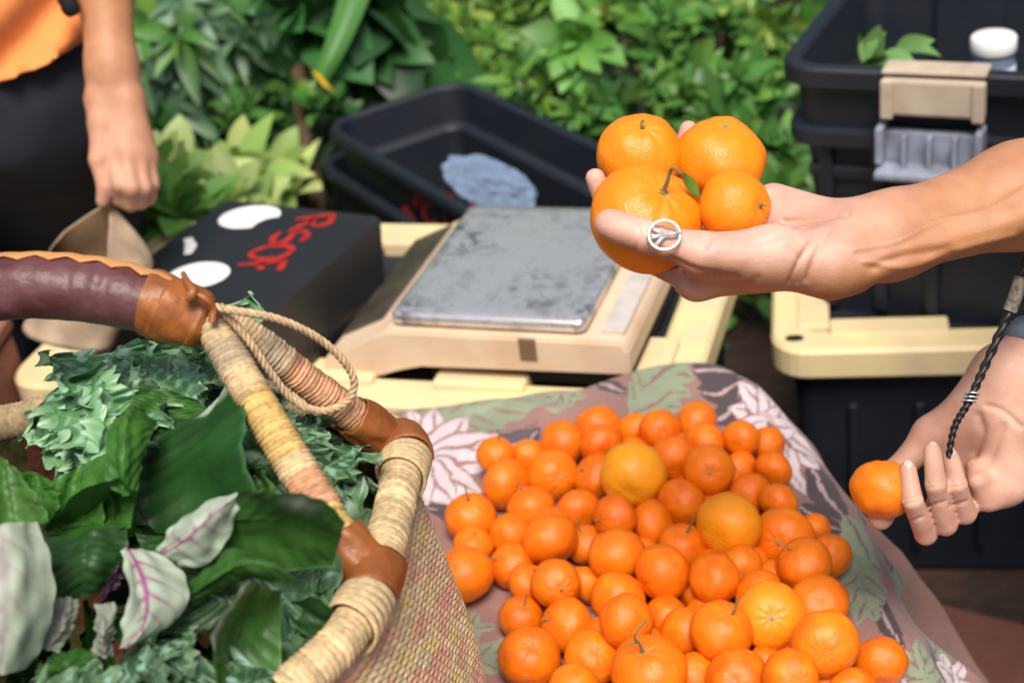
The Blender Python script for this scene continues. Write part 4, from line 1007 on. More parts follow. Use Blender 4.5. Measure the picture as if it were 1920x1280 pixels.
# mandarins in the hand
HO = [((1198, 291), 77, .064, 4, 1, (0.05, -0.62), 0), ((1350, 297), 82, .066, 0, 0, (0.05, -0.80), 1), ((1212, 410), 103, .026, 2, 2, (0.32, -0.55), 0), ((1376, 388), 66, .022, 3, 1, (0.72, 0.03), 2)]
HL = ["mandarin with curled dry stem, upper left of the four in the hand", "round mandarin with small button top, upper right in the hand", "biggest mandarin with green stem and leaf, held behind the thumb", "smallest mandarin in the hand, stem facing right towards the wrist"]
for ((x, y), r, dd, var, kind, (sx, sy), _), lb in zip(HO, HL):
    k2 = math.sqrt(1 - sx * sx - sy * sy); sd = sx * RGT + sy * DWN - k2 * FWD
    Rr = r * (D0h + dd) / F_PX
    o = mandarin(L_(x, y, dd), Rr * 1.05, sd, var, kind, 1.0, (0.90, 0.26, 0.007, 0.7)); tag(o, lb, "mandarin", "mandarins held in the hands")
    if var == 2:
        Rm = o.matrix_world
        P_ = np.array([L_(1283, 322, -0.006 + dd - .026), L_(1296, 345, 0.004), L_(1312, 375, 0.012)])
        s_ = np.linspace(0, 1, 12); sp = crom(P_, 12); wv = unit(RGT * 0.8 - DWN * .2 + FWD * .5); wd = 0.0055 * np.sin(np.pi * np.clip(s_ * 0.95 + 0.03, 0, 1))
        Vl = np.stack([sp + wv * (wd * v)[:, None] + FWD * (0.002 * abs(v)) for v in np.linspace(-1, 1, 5)], 1).reshape(-1, 3)
        inv = np.array(Rm.inverted()); Vl = Vl @ inv[:3, :3].T + inv[:3, 3]
        A = Acc(); A.add(Vl, grid_faces(12, 5)); A.build("leaf", mat("mandarin_leaf", (0.10, 0.22, 0.03), 0.45, 0.4), o)
o = mandarin(Q_(1655, 917, 0.0), 59 * D1h / F_PX * 1.03, unit(np.array([0.3, 0.6, 0.5])), 1, 0, 0.5, (0.92, 0.27, 0.008, 0.3)); tag(o, "mandarin pinched by the lower hand at the right of the cloth", "mandarin", "mandarins held in the hands")

# peace-sign ring on the thumb
m_silver = mat("silver", (0.80, 0.80, 0.78), 0.28, 0.5, metal=0.75)
ringc = L_(1246, 457, -0.021); nrm = unit(-FWD * 0.93 - DWN * 0.3 - RGT * 0.1)
tx = unit(np.cross(nrm, DWN) * -1); tx = unit(RGT - nrm * (RGT @ nrm)); ty = np.cross(nrm, tx)
face = ringc + nrm * 0.0157
rg = empty("ring", ringc); tag(rg, "silver peace sign ring on the thumb of the hand holding mandarins", "ring")
def world_tube(A, P_, r, n=8): Vt, Ft = tube(np.asarray(P_) - ringc, r, n); A.add(Vt, Ft)
A = Acc(); th = np.linspace(0, 2 * np.pi, 40); rr_ = 0.0104
world_tube(A, [face + rr_ * (math.cos(a) * tx + math.sin(a) * ty) for a in th], 0.00125)
a0 = math.radians(8)     # the sign lies on its side
for ang, l0 in ((0, -1), (180, 1), (180 - 42, 1), (180 + 42, 1)):
    a = math.radians(ang) + a0
    world_tube(A, [face, face + rr_ * (math.cos(a) * tx + math.sin(a) * ty)], 0.00140)
A.build("peace_symbol", m_silver, rg)
taxis = unit(pts['TI'] - pts['TM']); n1 = unit(nrm - taxis * (nrm @ taxis)); n2 = np.cross(taxis, n1)
cen = pts['TM'] + taxis * ((ringc - pts['TM']) @ taxis)
A = Acc(); world_tube(A, [cen + 0.0120 * (math.cos(a) * n1 + math.sin(a) * n2) for a in np.linspace(2.75, 2 * np.pi - 2.75, 30)], 0.0012); A.build("band", m_silver, rg)
# ---------------------------------------------------------------- woven basket
m_straw = mat("straw", (1, 1, 1), 0.75, 0.25, attr=True, var=0.35, vscale=260, bump=0.0006, bscale=900, detail=3)
m_weave = mat("straw_weave", (1, 1, 1), 0.75, 0.25, attr=True, var=0.30, vscale=300, bump=0.0004, bscale=900)
m_leather = mat("purple_leather", (0.075, 0.022, 0.022), 0.46, 0.42, var=0.8, vscale=38, var_col=(0.13, 0.052, 0.062), bump=0.0022, bscale=60, detail=7)
m_brown = mat("brown_leather", (0.30, 0.095, 0.020), 0.46, 0.45, var=0.8, vscale=40, var_col=(0.14, 0.038, 0.010), bump=0.0014, bscale=90, detail=6)
m_lace = mat("tan_lacing", (0.50, 0.24, 0.08), 0.5, 0.4, var=0.5, vscale=80, var_col=(0.36, 0.15, 0.05), bump=0.0004, bscale=400)
TANS = np.array([0.58, 0.42, 0.23]); YEL = np.array([0.61, 0.41, 0.145]); SAL = np.array([0.60, 0.31, 0.175]); GRY = np.array([0.46, 0.35, 0.23]); DRK = np.array([0.20, 0.13, 0.10])
BZ = 0.925
bk = empty("woven_basket", (-0.27, 0.85, CZT)); bloc = np.array([-0.27, 0.85, CZT])
tag(bk, "round straw market basket with leather handle, filled with leafy greens", "basket")
def wrap_tube(P, r, pitch=0.0031, colf=None, nseg=22, slant=0.35, amp=0.0017, closed=False, spr=5):
    L = np.linalg.norm(np.diff(P, axis=0), axis=1).sum(); n = int(L / pitch * spr)
    P, L = resample(P, n); T, N_, B_ = frames(P); s = np.linspace(0, L, n)
    th = np.linspace(0, 2 * np.pi, nseg, endpoint=False)
    rr_ = np.interp(s / L, np.linspace(0, 1, len(np.atleast_1d(r))) if np.ndim(r) else [0, 1], r if np.ndim(r) else [r, r])
    wob = np.repeat(rng.normal(size=int(L / pitch) + 3), spr)[:n] * 0.00022
    ph = s[:, None] / pitch + slant * np.sin(th)[None] * 1.4 + 0.42 * np.abs(((th[None] * 3.5 / np.pi + s[:, None] / 0.05) % 2) - 1)
    R_ = rr_[:, None] + amp * np.abs(np.sin(np.pi * ph)) ** 0.55 - amp + wob[:, None] + 0.0004 * np.sin(s / 0.017)[:, None]
    V = P[:, None] + R_[..., None] * (np.cos(th)[None, :, None] * N_[:, None] + np.sin(th)[None, :, None] * B_[:, None])
    k = np.floor(ph).astype(int) % 4096
    jit = rng.normal(size=4096) * 0.13; jh = rng.uniform(size=4096)
    base = colf((s / L)[:, None] + np.zeros_like(ph), jh[k]); C = base * (1 + jit[k])[..., None]
    return V.reshape(-1, 3), grid_faces(n, nseg, False, True), np.clip(C.reshape(-1, 3), 0.02, 0.9)
def sections(stops, cols):
    cols = np.array(cols)
    def f(t, j): return cols[np.clip(np.searchsorted(stops, t + (j - 0.5) * 0.02), 0, len(cols) - 1)]
    return f
rimpx = [(758, 838), (752, 900), (736, 985), (702, 1095), (650, 1192), (572, 1265), (430, 1380), (220, 1460), (-40, 1450), (-240, 1340), (-330, 1170), (-320, 1000), (-230, 880), (-100, 815), (25, 797), (150, 768), (280, 745), (430, 735), (580, 748), (690, 785)]
rim = np.array([onz(x, y, BZ) for x, y in rimpx]); rim = np.vstack([rim, rim[:1]])
rimc = crom(np.vstack([rim[-2], rim, rim[1]]), 900); rimc, _ = resample(rimc, 900)
# keep a single closed turn
i0 = np.argmin(np.linalg.norm(rimc - rim[0], axis=1)[:300]); i1 = 600 + np.argmin(np.linalg.norm(rimc[600:] - rim[-1], axis=1)); rimc = rimc[i0:i1 + 1]
rimc[:, 2] += 0.004 * np.sin(np.linspace(0, 2 * np.pi * 3, len(rimc)))
Vt, Ft, Ct = wrap_tube(rimc, 0.0140, 0.0042, lambda t, j: TANS * (0.92 + 0.22 * j)[..., None])
A = Acc(); A.add(Vt - bloc, Ft, Ct); A.build("rim", m_straw, bk)
# body
cen = rimc.mean(0)
NC, NR, SU, SV = 160, 54, 8, 6
ring_, _ = resample(rimc, NC * SU + 1); ring_ = ring_[:-1]
vr = np.linspace(0, 1, NR * SV)
zz = BZ - 0.006 - vr * (BZ - 0.01 - CZT - 0.004)
sc_ = np.interp(vr, [0, 0.12, 0.3, 0.5, 0.7, 0.85, 0.95, 1.0], [0.985, 1.02, 1.07, 1.12, 1.13, 1.08, 0.97, 0.88])
sc_ = np.convolve(np.pad(sc_, 12, mode='edge'), np.ones(25) / 25, 'valid')
U = np.arange(NC * SU) / SU; RW = np.arange(NR * SV) / SV
row = np.floor(RW); fv = RW - row
a = U[:, None] + 0.5 * row[None] + 1.5 * (fv[None] - 0.5); cell = np.floor(a); fa = a - cell
h = 0.0022 * np.sqrt(np.clip(1 - (2 * fa - 1) ** 2, 0, 1)) * np.clip(1 - (2 * fv[None] - 1) ** 4, 0, 1) ** 0.5
rad = ring_ - cen; rad[:, 2] = 0; rl = np.linalg.norm(rad, axis=1)[:, None]; ru = rad / rl
Vb = cen[None, None] + ru[:, None] * (rl[:, None] * sc_[None, :, None] + h[..., None]); Vb[..., 2] = zz[None]
ci = (cell.astype(int) * 31 + row.astype(int)[None] * 977) % 8192; jit = rng.normal(size=8192) * 0.09; jc = rng.uniform(size=8192)
blk = np.sin(cell * 2 * np.pi / 7.25 + row[None] * 0.55) + 0.8 * np.sin(cell * 2 * np.pi / 11 - row[None] * 0.9) + 1.1 * (jc[ci] - 0.5)
Cb = np.where((blk > 0.45)[..., None], np.array([0.80, 0.47, 0.29]), np.where((blk > -1.0)[..., None], np.array([0.80, 0.60, 0.35]), np.array([0.80, 0.58, 0.25]))); Cb = Cb * (1 + jit[ci])[..., None]
band = (np.sin(row[None] * 0.5 + 0 * cell) > 0.75)[..., None] & (jc[ci] > 0.4)[..., None]; Cb = np.where(band, np.array([0.78, 0.40, 0.27]), Cb)
A = Acc(); A.add(Vb.reshape(-1, 3) - bloc, grid_faces(NC * SU, NR * SV, True, False), np.clip(Cb.reshape(-1, 3), 0.02, 0.9)); A.build("woven_side", m_weave, bk)
# inside of the basket, dyed dark red and olive, coarse staves
NI = 360; ri, _ = resample(rimc, NI + 1); ri = ri[:-1]; vi = np.linspace(0, 1, 60); rad = ri - cen; rad[:, 2] = 0; rl = np.linalg.norm(rad, axis=1)[:, None]; ru = rad / rl
scI = np.interp(vi, np.linspace(0, 1, len(sc_)), sc_)
hI = 0.003 * np.abs(np.sin(np.arange(NI) * np.pi / 4.0))[:, None] + 0.0012 * np.sin(vi * 180)[None]
Vi = cen + ru[:, None] * (rl[:, None] * scI[None, :, None] - 0.006 - hI[..., None]); Vi[..., 2] = (BZ - 0.006 - vi * (BZ - 0.02 - CZT))[None]
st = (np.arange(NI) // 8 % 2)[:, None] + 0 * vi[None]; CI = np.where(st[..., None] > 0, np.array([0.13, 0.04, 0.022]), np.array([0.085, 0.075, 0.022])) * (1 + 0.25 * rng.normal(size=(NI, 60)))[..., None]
A = Acc(); A.add(Vi.reshape(-1, 3) - bloc, grid_faces(NI, 60, True, False)[:, ::-1], np.clip(CI.reshape(-1, 3), 0.01, 1))
bt = cen + ru * (rl * 0.9); bt[:, 2] = CZT + 0.014; Vbt = np.vstack([bt, [[cen[0], cen[1], CZT + 0.014]] * 1]); ii = np.arange(NI); 
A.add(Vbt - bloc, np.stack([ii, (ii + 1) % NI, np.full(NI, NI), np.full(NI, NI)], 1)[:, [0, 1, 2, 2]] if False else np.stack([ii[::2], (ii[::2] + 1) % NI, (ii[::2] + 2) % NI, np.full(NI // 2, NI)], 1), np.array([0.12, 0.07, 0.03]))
A.build("woven_inside", m_weave, bk)
# handle: padded leather arch, two wrapped legs on the right (the other pair ends out of view on the left)
hc = crom([at(392, 604, .978), at(345, 588, .978), at(290, 570, .978), at(200, 549, .978), at(100, 538, .978), at(0, 541, .978), at(-120, 560, .98), at(-250, 615, .99), at(-330, 690, 1.0)], 260)
hc, HL_ = resample(hc, 400); T, N_, B_ = frames(hc); s = np.linspace(0, 1, 400); th = np.linspace(0, 2 * np.pi, 40, endpoint=False)
pad = 0.0208 * (1 - 0.30 * np.exp(-(s / 0.11) ** 2)) * (1 - 0.12 * np.exp(-((1 - s) / 0.06) ** 2))
lump = np.array([[noise.noise(Vector((si * 26, math.cos(t_) * 0.8, math.sin(t_) * 0.8))) for t_ in th] for si in s])
R_ = pad[:, None] * (1 + 0.028 * lump) + 0.0004 * np.sin(s * 2 * np.pi * 13 + 3 * np.sin(s * 23))[:, None] * np.clip(np.cos(th)[None] + 0.6, 0, 1)
V = hc[:, None] + R_[..., None] * (np.cos(th)[None, :, None] * N_[:, None] + np.sin(th)[None, :, None] * B_[:, None])
A = Acc(); A.add(V.reshape(-1, 3) - bloc, grid_faces(400, 40, False, True)); grip = A.build("handle_grip", m_leather, bk)
# zigzag lacing along the top of the grip
topd = unit(np.array([0, 0, 1.0]) * 0.95 + FWD * 0.30)
ns = 360; P_, _ = resample(hc[40:], ns); T2, N2, B2 = frames(P_); pr = np.interp(np.linspace(0.1, 1, ns), s, pad)
tn = topd[None] - T2 * (T2 @ topd)[:, None]; tn /= np.linalg.norm(tn, axis=1)[:, None]; bn = np.cross(T2, tn)
wl_ = []; per = 27
zig = np.abs(((np.arange(ns) / per) % 1) * 2 - 1)
for v in np.linspace(-1, 1, 9):
    ang = v * 0.21 + 0.15 * (zig - 0.5) * 2 * (1 if v < 0 else 0.8) * abs(v) + 0.18
    wl_.append(P_ + (pr + 0.0016 + 0.0007 * (1 - v * v))[:, None] * (np.cos(ang)[:, None] * tn - np.sin(ang)[:, None] * bn))
V = np.stack(wl_, 1)
A = Acc(); A.add(V.reshape(-1, 3) - bloc, grid_faces(ns, 9)); lac = A.build("lacing", m_lace, grip); md = lac.modifiers.new("t", 'SOLIDIFY'); md.thickness = 0.0016; md.offset = -0.6
# brown leather collar where the grip ends
cc, _ = resample(hc[0:62], 60); T2, N2, B2 = frames(cc); t_ = np.linspace(0, 1, 60); th = np.linspace(0, 2 * np.pi, 44, endpoint=False)
R_ = (np.interp(t_, [0, 0.08, 0.5, 0.9, 1.0], [0.0150, 0.0182, 0.0214, 0.0224, 0.0220]))[:, None] + 0.0005 * np.sin(th * 3 + t_[:, None] * 5) + 0.0004 * np.sin(th[None] * 7 - t_[:, None] * 11) + 0.0012 * (((th[None] / (2 * np.pi) + t_[:, None] * 1.6) % 1) - .5)
V = cc[:, None] + R_[..., None] * (np.cos(th)[None, :, None] * N2[:, None] + np.sin(th)[None, :, None] * B2[:, None])
A = Acc(); A.add(V.reshape(-1, 3) - bloc, grid_faces(60, 44, False, True)); 
kn = crom([at(350, 560, .952), at(362, 548, .950), at(352, 530, .955), at(343, 512, .965)], 20); Vt, Ft = tube(kn, np.linspace(.0042, .0016, 20), 10); A.add(Vt - bloc, Ft)
kn = crom([at(362, 548, .952), at(385, 560, .952), at(400, 580, .957), at(398, 605, .957)], 20); Vt, Ft = tube(kn, np.linspace(.0020, .0028, 20), 10); A.add(Vt - bloc, Ft)
A.build("handle_collar", m_brown, bk)
legA = crom([at(388, 598, .975), at(430, 668, .968), at(500, 785, .955), at(565, 892, .945), at(620, 975, .935), at(664, 1042, .930), at(690, 1080, .930)], 120)
Vt, Ft, Ct = wrap_tube(legA, [.0105, .0118, .0128, .0130, .0125, .0118, .0110], 0.0031, sections([.10, .20, .30, .56, .62, .76, .86], [TANS * .9, GRY, TANS, YEL, TANS * 1.05, SAL * 1.05, YEL, SAL]))
A = Acc(); A.add(Vt - bloc, Ft, Ct); A.build("handle_leg", m_straw, bk)
legB = crom([at(400, 590, .985), at(470, 632, .995), at(560, 702, 1.015), at(640, 762, 1.035), at(705, 808, 1.055), at(748, 836, 1.068)], 120)
Vt, Ft, Ct = wrap_tube(legB, [.0095, .0112, .0120, .0120, .0115, .0108], 0.0031, sections([.18, .34, .40, .72, .84], [TANS * .9, GRY * 1.05, SAL * .8, SAL * 1.05, YEL, TANS]))
A = Acc(); A.add(Vt - bloc, Ft, Ct); A.build("handle_leg", m_straw, bk)
# left pair, out of view, so that the arch stands on the rim
for tgt in (9, 12):
    e_ = rim[tgt]; lg = crom([hc[-1] + (hc[-30] - hc[-1]) * 0.2, hc[-1] * 0.6 + e_ * 0.4 + np.array([-0.02, 0, 0.01]), e_], 60); Vt, Ft, Ct = wrap_tube(lg, .0118, 0.0034, lambda t, j: TANS * (0.92 + 0.2 * j)[..., None]); A = Acc(); A.add(Vt - bloc, Ft, Ct); A.build("handle_leg", m_straw, bk)
# leather straps tying the legs to the rim
def sleeve(c0, c1, r, name="leg_strap", sq=1.0):
    P_ = np.array([c0 + (c1 - c0) * t for t in np.linspace(0, 1, 26)]); T2, N2, B2 = frames(P_); t_ = np.linspace(0, 1, 26); th = np.linspace(0, 2 * np.pi, 36, endpoint=False)
    R_ = r * (1 - 0.06 * np.abs(2 * t_ - 1) ** 4)[:, None] + 0.0009 * np.sin(th * 4 + t_[:, None] * 6) + 0.0006 * np.sin(9 * th[None] + 3 * t_[:, None])
    V = P_[:, None] + R_[..., None] * (np.cos(th)[None, :, None] * N2[:, None] + np.sin(th)[None, :, None] * B2[:, None]); return V.reshape(-1, 3), grid_faces(26, 36, False, True)
def loop_strap(i, width, r, twist=0.0, a0=-2.6, a1=1.9):
    """a leather band round the rim at sample i"""
    c = rimc[i % len(rimc)]; t = unit(rimc[(i + 6) % len(rimc)] - rimc[(i - 6) % len(rimc)]); u = np.array([0, 0, 1.0]); o = unit(np.cross(t, u)); 
    if o @ (c - cen) < 0: o = -o
    th = np.linspace(a0, a1, 40); vv = np.linspace(-1, 1, 9); V = []
    for k, v in enumerate(vv):
        w_ = width * (0.75 + 0.25 * np.cos(th * 0.6))
        P_ = c + (r + 0.0009 * (1 - v * v))* (np.sin(th)[:, None] * o + np.cos(th)[:, None] * u) + t * (v * w_ + twist * th)[:, None]; V.append(P_)
    return np.stack(V, 1).reshape(-1, 3), grid_faces(40, 9)
for c0, c1, r, px_, wd, tw in ((at(636, 1002, .934), at(688, 1072, .931), .0150, (715, 1098), .015, -.003), (at(660, 778, 1.040), at(735, 828, 1.064), .0146, (760, 838), .013, .003)):
    A = Acc(); Vt, Ft = sleeve(c0, c1, r); A.add(Vt - bloc, Ft)
    ip = int(np.argmin([np.hypot(*(np.array(proj(p)[:2]) - px_)) for p in rimc])); Vt, Ft = loop_strap(ip, wd, .0165, tw); A.add(Vt - bloc, Ft)
    sp = A.build("leg_strap", m_brown, bk); md = sp.modifiers.new("t", 'SOLIDIFY'); md.thickness = 0.002; md.offset = 0
    # straw binding beside the strap
    A = Acc()
    for k in range(5):
        Vt, Ft = loop_strap(ip + 11 + k * 3 if tw < 0 else ip + 12 + 3 * k, .0022, .0162, .0012 * (k - 2), -3.3, 3.0); A.add(Vt - bloc, Ft, TANS * (0.9 + 0.05 * k))
    bb = A.build("straw_binding", m_straw, bk); md = bb.modifiers.new("t", 'SOLIDIFY'); md.thickness = 0.0024; md.offset = 0
# twisted straw cord looped round the rear leg
cp = crom([at(398, 574, .962), at(440, 582, .955), at(520, 598, .965), at(590, 630, .985), at(640, 672, 1.0), at(664, 715, 1.01), at(650, 752, 1.013), at(605, 770, 1.005), at(552, 752, .998), at(508, 700, .985), at(460, 630, .970), at(415, 580, .965)], 300)
cp, CL = resample(cp, 420); T, N_, B_ = frames(cp); ph = np.linspace(0, CL / 0.014 * 2 * np.pi, 420); A = Acc()
for k in range(3):
    off = 0.0014 * (np.cos(ph + k * 2.094)[:, None] * N_ + np.sin(ph + k * 2.094)[:, None] * B_); Vt, Ft = tube(cp + off, 0.00148, 8); A.add(Vt - bloc, Ft, (TANS * 1.08, TANS * 0.92, np.array([0.62, 0.40, 0.26]))[k])
A.build("cord_loop", m_straw, bk)
# ---------------------------------------------------------------- leafy greens
m_leafd = mat("amaranth_leaf", (1, 1, 1), 0.46, 0.32, attr=True, var=0.25, vscale=30, bump=0.0012, bscale=55, trans=0.16, detail=6)
m_leafp = mat("pale_leaf_underside", (1, 1, 1), 0.6, 0.3, attr=True, var=0.15, vscale=60, bump=0.0010, bscale=70, trans=0.18, detail=6)
m_kale = mat("kale_leaf", (1, 1, 1), 0.55, 0.35, attr=True, var=0.25, vscale=50, bump=0.0010, bscale=110, trans=0.12, detail=6)
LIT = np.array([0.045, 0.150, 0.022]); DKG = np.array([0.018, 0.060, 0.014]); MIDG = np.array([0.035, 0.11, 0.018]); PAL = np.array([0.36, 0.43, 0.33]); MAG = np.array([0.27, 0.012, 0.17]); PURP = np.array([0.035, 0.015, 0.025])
def patch(rows, nu=70, nv=44):
    rows = [[at(*p) if not isinstance(p, np.ndarray) else p for p in r] for r in rows]
    m = max(len(r) for r in rows); G = np.array([crom(np.array(r), 9) for r in rows])           # (rows, 9, 3)
    G = np.stack([crom(G[:, k], nu) for k in range(9)], 1); G = np.stack([crom(G[i], nv) for i in range(nu)], 0)
    return G
def leaf(parent, rows, kind, name="leaf", nv_=7, taper=None, ruf=0.0007, lip=None, vein=None, ribv=0.0, seed=0, nu=70, nvv=44, slope=0.55, base=None, loc=None, tint=None, quilt=0.0009, wave=0.003):
    """one leaf from a net of points; colour follows its own veins"""
    G = patch(rows, nu, nvv); t = np.linspace(0, 1, nu)[:, None] + np.zeros((1, nvv)); v = np.linspace(-1, 1, nvv)[None] + np.zeros((nu, 1))
    if taper is not None:      # draw the ends in to a point
        mid = G[:, nvv // 2:nvv // 2 + 1]; w = np.clip(np.interp(t[:, :1], *taper), 0, 1)[..., None]; G = mid + (G - mid) * w
    N_ = np.cross(np.gradient(G, axis=0), np.gradient(G, axis=1)); N_ /= np.linalg.norm(N_, axis=2)[..., None] + 1e-12
    vv = v - ribv; ph = t * nv_ - (np.abs(vv) ** 1.35) * slope * nv_ * 0.42 + 0.12 * np.sin(vv * 5 + seed) + (vv > 0) * 0.4; fr = np.abs(ph - np.round(ph))
    side = np.clip(1 - fr / ((0.20 if kind == 'p' else 0.13) * (1.15 - np.abs(vv))), 0, 1) * (np.abs(vv) < 0.92) * np.clip(1.1 - np.abs(vv), 0, 1); rib = np.clip(1 - np.abs(vv) / ((0.10 if kind == 'p' else 0.05) * (0.5 + (1 - t))), 0, 1) ** 0.7
    r_ = np.random.default_rng(seed); p1, p2 = r_.uniform(0, 6, 2)
    nzg = np.array([[noise.noise(Vector((ti * 5 + p1, vi * 3 + p2, seed))) for vi in v[0]] for ti in t[:, 0]])
    dsp = ruf * (np.sin(t * 15 + p1 + v) * np.abs(v) ** 2 + 0.6 * np.sin(t * 29 + p2) * np.abs(v) ** 3) + 0.0014 * nzg + quilt * np.sqrt(np.clip(fr / 0.5, 0, 1)) - 0.0009 * rib
    wv = np.array([[noise.noise(Vector((ti * 2.2 + p2, vi * 1.6 + p1, seed + 40))) for vi in v[0]] for ti in t[:, 0]]); dsp = dsp + wave * wv
    G = G + N_ * dsp[..., None]
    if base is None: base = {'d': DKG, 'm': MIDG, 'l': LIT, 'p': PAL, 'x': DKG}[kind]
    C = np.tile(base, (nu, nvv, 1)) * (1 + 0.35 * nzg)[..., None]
    if tint is not None:
        tm_, tc_ = tint(t, v); C = C * (1 - tm_[..., None]) + tc_ * tm_[..., None]
    vc, vs = (MAG, 0.9) if kind == 'p' else ((PURP, 0.35) if kind == 'x' else (base * 1.5, 0.3))
    if vein is not None: vs = vein
    n2 = np.clip(0.5 + 1.4 * np.roll(nzg, 11, 0), 0, 1)
    sv = np.clip(side * vs * (0.55 + 0.6 * n2) * np.clip(1.35 - t * 0.75, 0, 1), 0, 1); C = C * (1 - sv[..., None]) + vc * sv[..., None]
    rv = rib * (vs if kind == 'p' else vs * 0.8); C = C * (1 - rv[..., None]) + vc * rv[..., None]
    if lip is not None:
        m_ = np.clip(lip(t, v), 0, 1)[..., None]; C = C * (1 - m_) + np.array([0.40, 0.47, 0.38]) * m_
    if kind != 'p':
        ed = np.clip((np.abs(v) - 0.955) / 0.03, 0, 1)[..., None] * 0.7; C = C * (1 - ed) + (base * 2.2 + 0.03) * ed  # lighter rim painted in, as margins catching light
    A = Acc(); A.add(G.reshape(-1, 3) - (loc if loc is not None else 0), grid_faces(nu, nvv), np.clip(C, 0.004, 0.9).reshape(-1, 3))
    return A.build(name, m_leafp if kind == 'p' else m_leafd, parent)
gl = at(300, 1000, 0.95); am = empty("amaranth_bunch", gl); tag(am, "bunch of broad dark green amaranth leaves, magenta veined pale undersides, in the basket", "greens")
K = dict(loc=gl)
# big blade with its curled left lobe painted brighter as if lit and pale folded tip
leaf(am, [[(235, 1010, .92), (275, 1000, .945), (370, 1000, .935), (505, 965, .915)], [(203, 900, .915), (250, 915, .955), (370, 900, .945), (476, 890, .925)],
          [(193, 835, .925), (268, 855, .968), (370, 825, .955), (465, 800, .935)], [(215, 778, .945), (298, 800, .988), (370, 775, .972), (445, 742, .950)], [(246, 766, .965), (308, 796, 1.0), (375, 760, .985), (436, 716, .960)]],
     'x', lip=lambda t, v: np.clip((t - 0.90) * 14, 0, 1) * (v > 0.05) * np.clip((v - .05) * 4, 0, 1), ribv=-0.35, nv_=8, seed=1, nu=90, nvv=60, quilt=0.0022, vein=0.85, wave=0.010, base=np.array([0.014, 0.064, 0.012]), tint=lambda t, v: (np.clip((-v - 0.42) * 8, 0, 1), LIT), **K)
leaf(am, [[(206, 912, .908), (232, 930, .902), (262, 915, .912)], [(196, 850, .912), (232, 858, .900), (272, 850, .922)], [(204, 800, .928), (238, 792, .920), (288, 806, .943)], [(228, 768, .948), (252, 763, .948), (298, 794, .963)]], 'l', seed=31, quilt=.001, **K)
leaf(am, [[(240, 800, .99), (320, 810, 1.0), (395, 800, .99)], [(244, 757, .995), (312, 768, 1.005), (390, 772, .995)], [(258, 732, 1.0), (304, 728, 1.01), (372, 750, 1.0)]], 'm', seed=2, **K)
leaf(am, [[(450, 985, .955), (490, 970, .96), (540, 945, .955)], [(455, 900, .965), (480, 905, .97), (505, 900, .965)], [(458, 840, .975), (468, 842, .98), (478, 848, .975)]], 'm', seed=3, **K)
leaf(am, [[(85, 1005, .915), (150, 1000, .93), (195, 985, .92)], [(90, 950, .925), (145, 935, .945), (198, 915, .93)], [(98, 905, .94), (150, 872, .955), (202, 846, .945)]], 'l', seed=4, **K)
leaf(am, [[(30, 975, .90), (75, 985, .915), (110, 955, .91)], [(26, 920, .905), (65, 918, .925), (105, 925, .915)], [(32, 888, .915), (62, 884, .93), (94, 902, .92)]], 'l', seed=5, **K)
leaf(am, [[(-60, 1010, .87), (30, 1000, .89), (92, 975, .885)], [(-60, 930, .875), (15, 925, .90), (72, 938, .89)], [(-60, 850, .885), (5, 858, .905), (36, 885, .90)]], 'l', seed=6, base=np.array([0.06, 0.15, 0.03]), **K)
leaf(am, [[(72, 1000, .915), (92, 1000, .93), (98, 1015, .915)], [(140, 935, .905), (165, 970, .938), (150, 1010, .905)], [(212, 902, .895), (215, 950, .935), (208, 1000, .895)], [(260, 920, .895), (252, 945, .915), (245, 985, .90)]], 'm', seed=7, **K)
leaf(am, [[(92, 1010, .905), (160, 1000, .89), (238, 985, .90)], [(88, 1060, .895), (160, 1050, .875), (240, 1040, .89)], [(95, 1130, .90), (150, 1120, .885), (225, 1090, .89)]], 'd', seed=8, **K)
leaf(am, [[(-90, 1010, .85), (0, 985, .842), (70, 976, .862)], [(-100, 1090, .84), (10, 1065, .826), (98, 1070, .850)], [(-100, 1180, .838), (10, 1165, .822), (92, 1172, .848)], [(-90, 1275, .84), (0, 1265, .83), (48, 1248, .852)]], 'p', vein=0.30, seed=9, nv_=5, **K)
leaf(am, [[(226, 1032, .862), (240, 1026, .856), (300, 1036, .862)], [(236, 1076, .860), (264, 1072, .845), (346, 1078, .860)], [(240, 1135, .857), (276, 1120, .838), (346, 1130, .854)], [(232, 1185, .854), (268, 1172, .840), (312, 1178, .852)], [(222, 1216, .85), (233, 1212, .846), (250, 1206, .85)]],
     'p', seed=10, nv_=6, ribv=0.0, vein=1.0, **K)
leaf(am, [[(288, 1030, .866), (306, 1038, .862), (338, 1062, .866)], [(325, 985, .862), (352, 1008, .850), (392, 1055, .864)], [(380, 945, .86), (400, 965, .848), (428, 1010, .862)], [(440, 918, .862), (450, 925, .86), (460, 932, .864)]], 'p', seed=11, nv_=5, vein=0.8, **K)
leaf(am, [[(445, 922, .845), (430, 965, .87), (405, 1020, .882)], [(515, 920, .822), (500, 975, .862), (465, 1045, .882)], [(590, 936, .815), (575, 995, .862), (555, 1068, .88)], [(645, 985, .820), (636, 1015, .85), (622, 1062, .872)]],
     'm', seed=12, lip=lambda t, v: 0.8 * np.exp(-((t - .52) / .14) ** 2 - ((v + .72) / .22) ** 2), **K)
leaf(am, [[(345, 1105, .872), (352, 1120, .868), (362, 1140, .872)], [(395, 1062, .868), (410, 1080, .852), (425, 1105, .868)], [(440, 1030, .864), (455, 1058, .848), (465, 1088, .864)], [(500, 1040, .862), (512, 1062, .85), (520, 1090, .862)], [(556, 1076, .865), (552, 1086, .862), (545, 1100, .866)]], 'm', seed=13, **K)
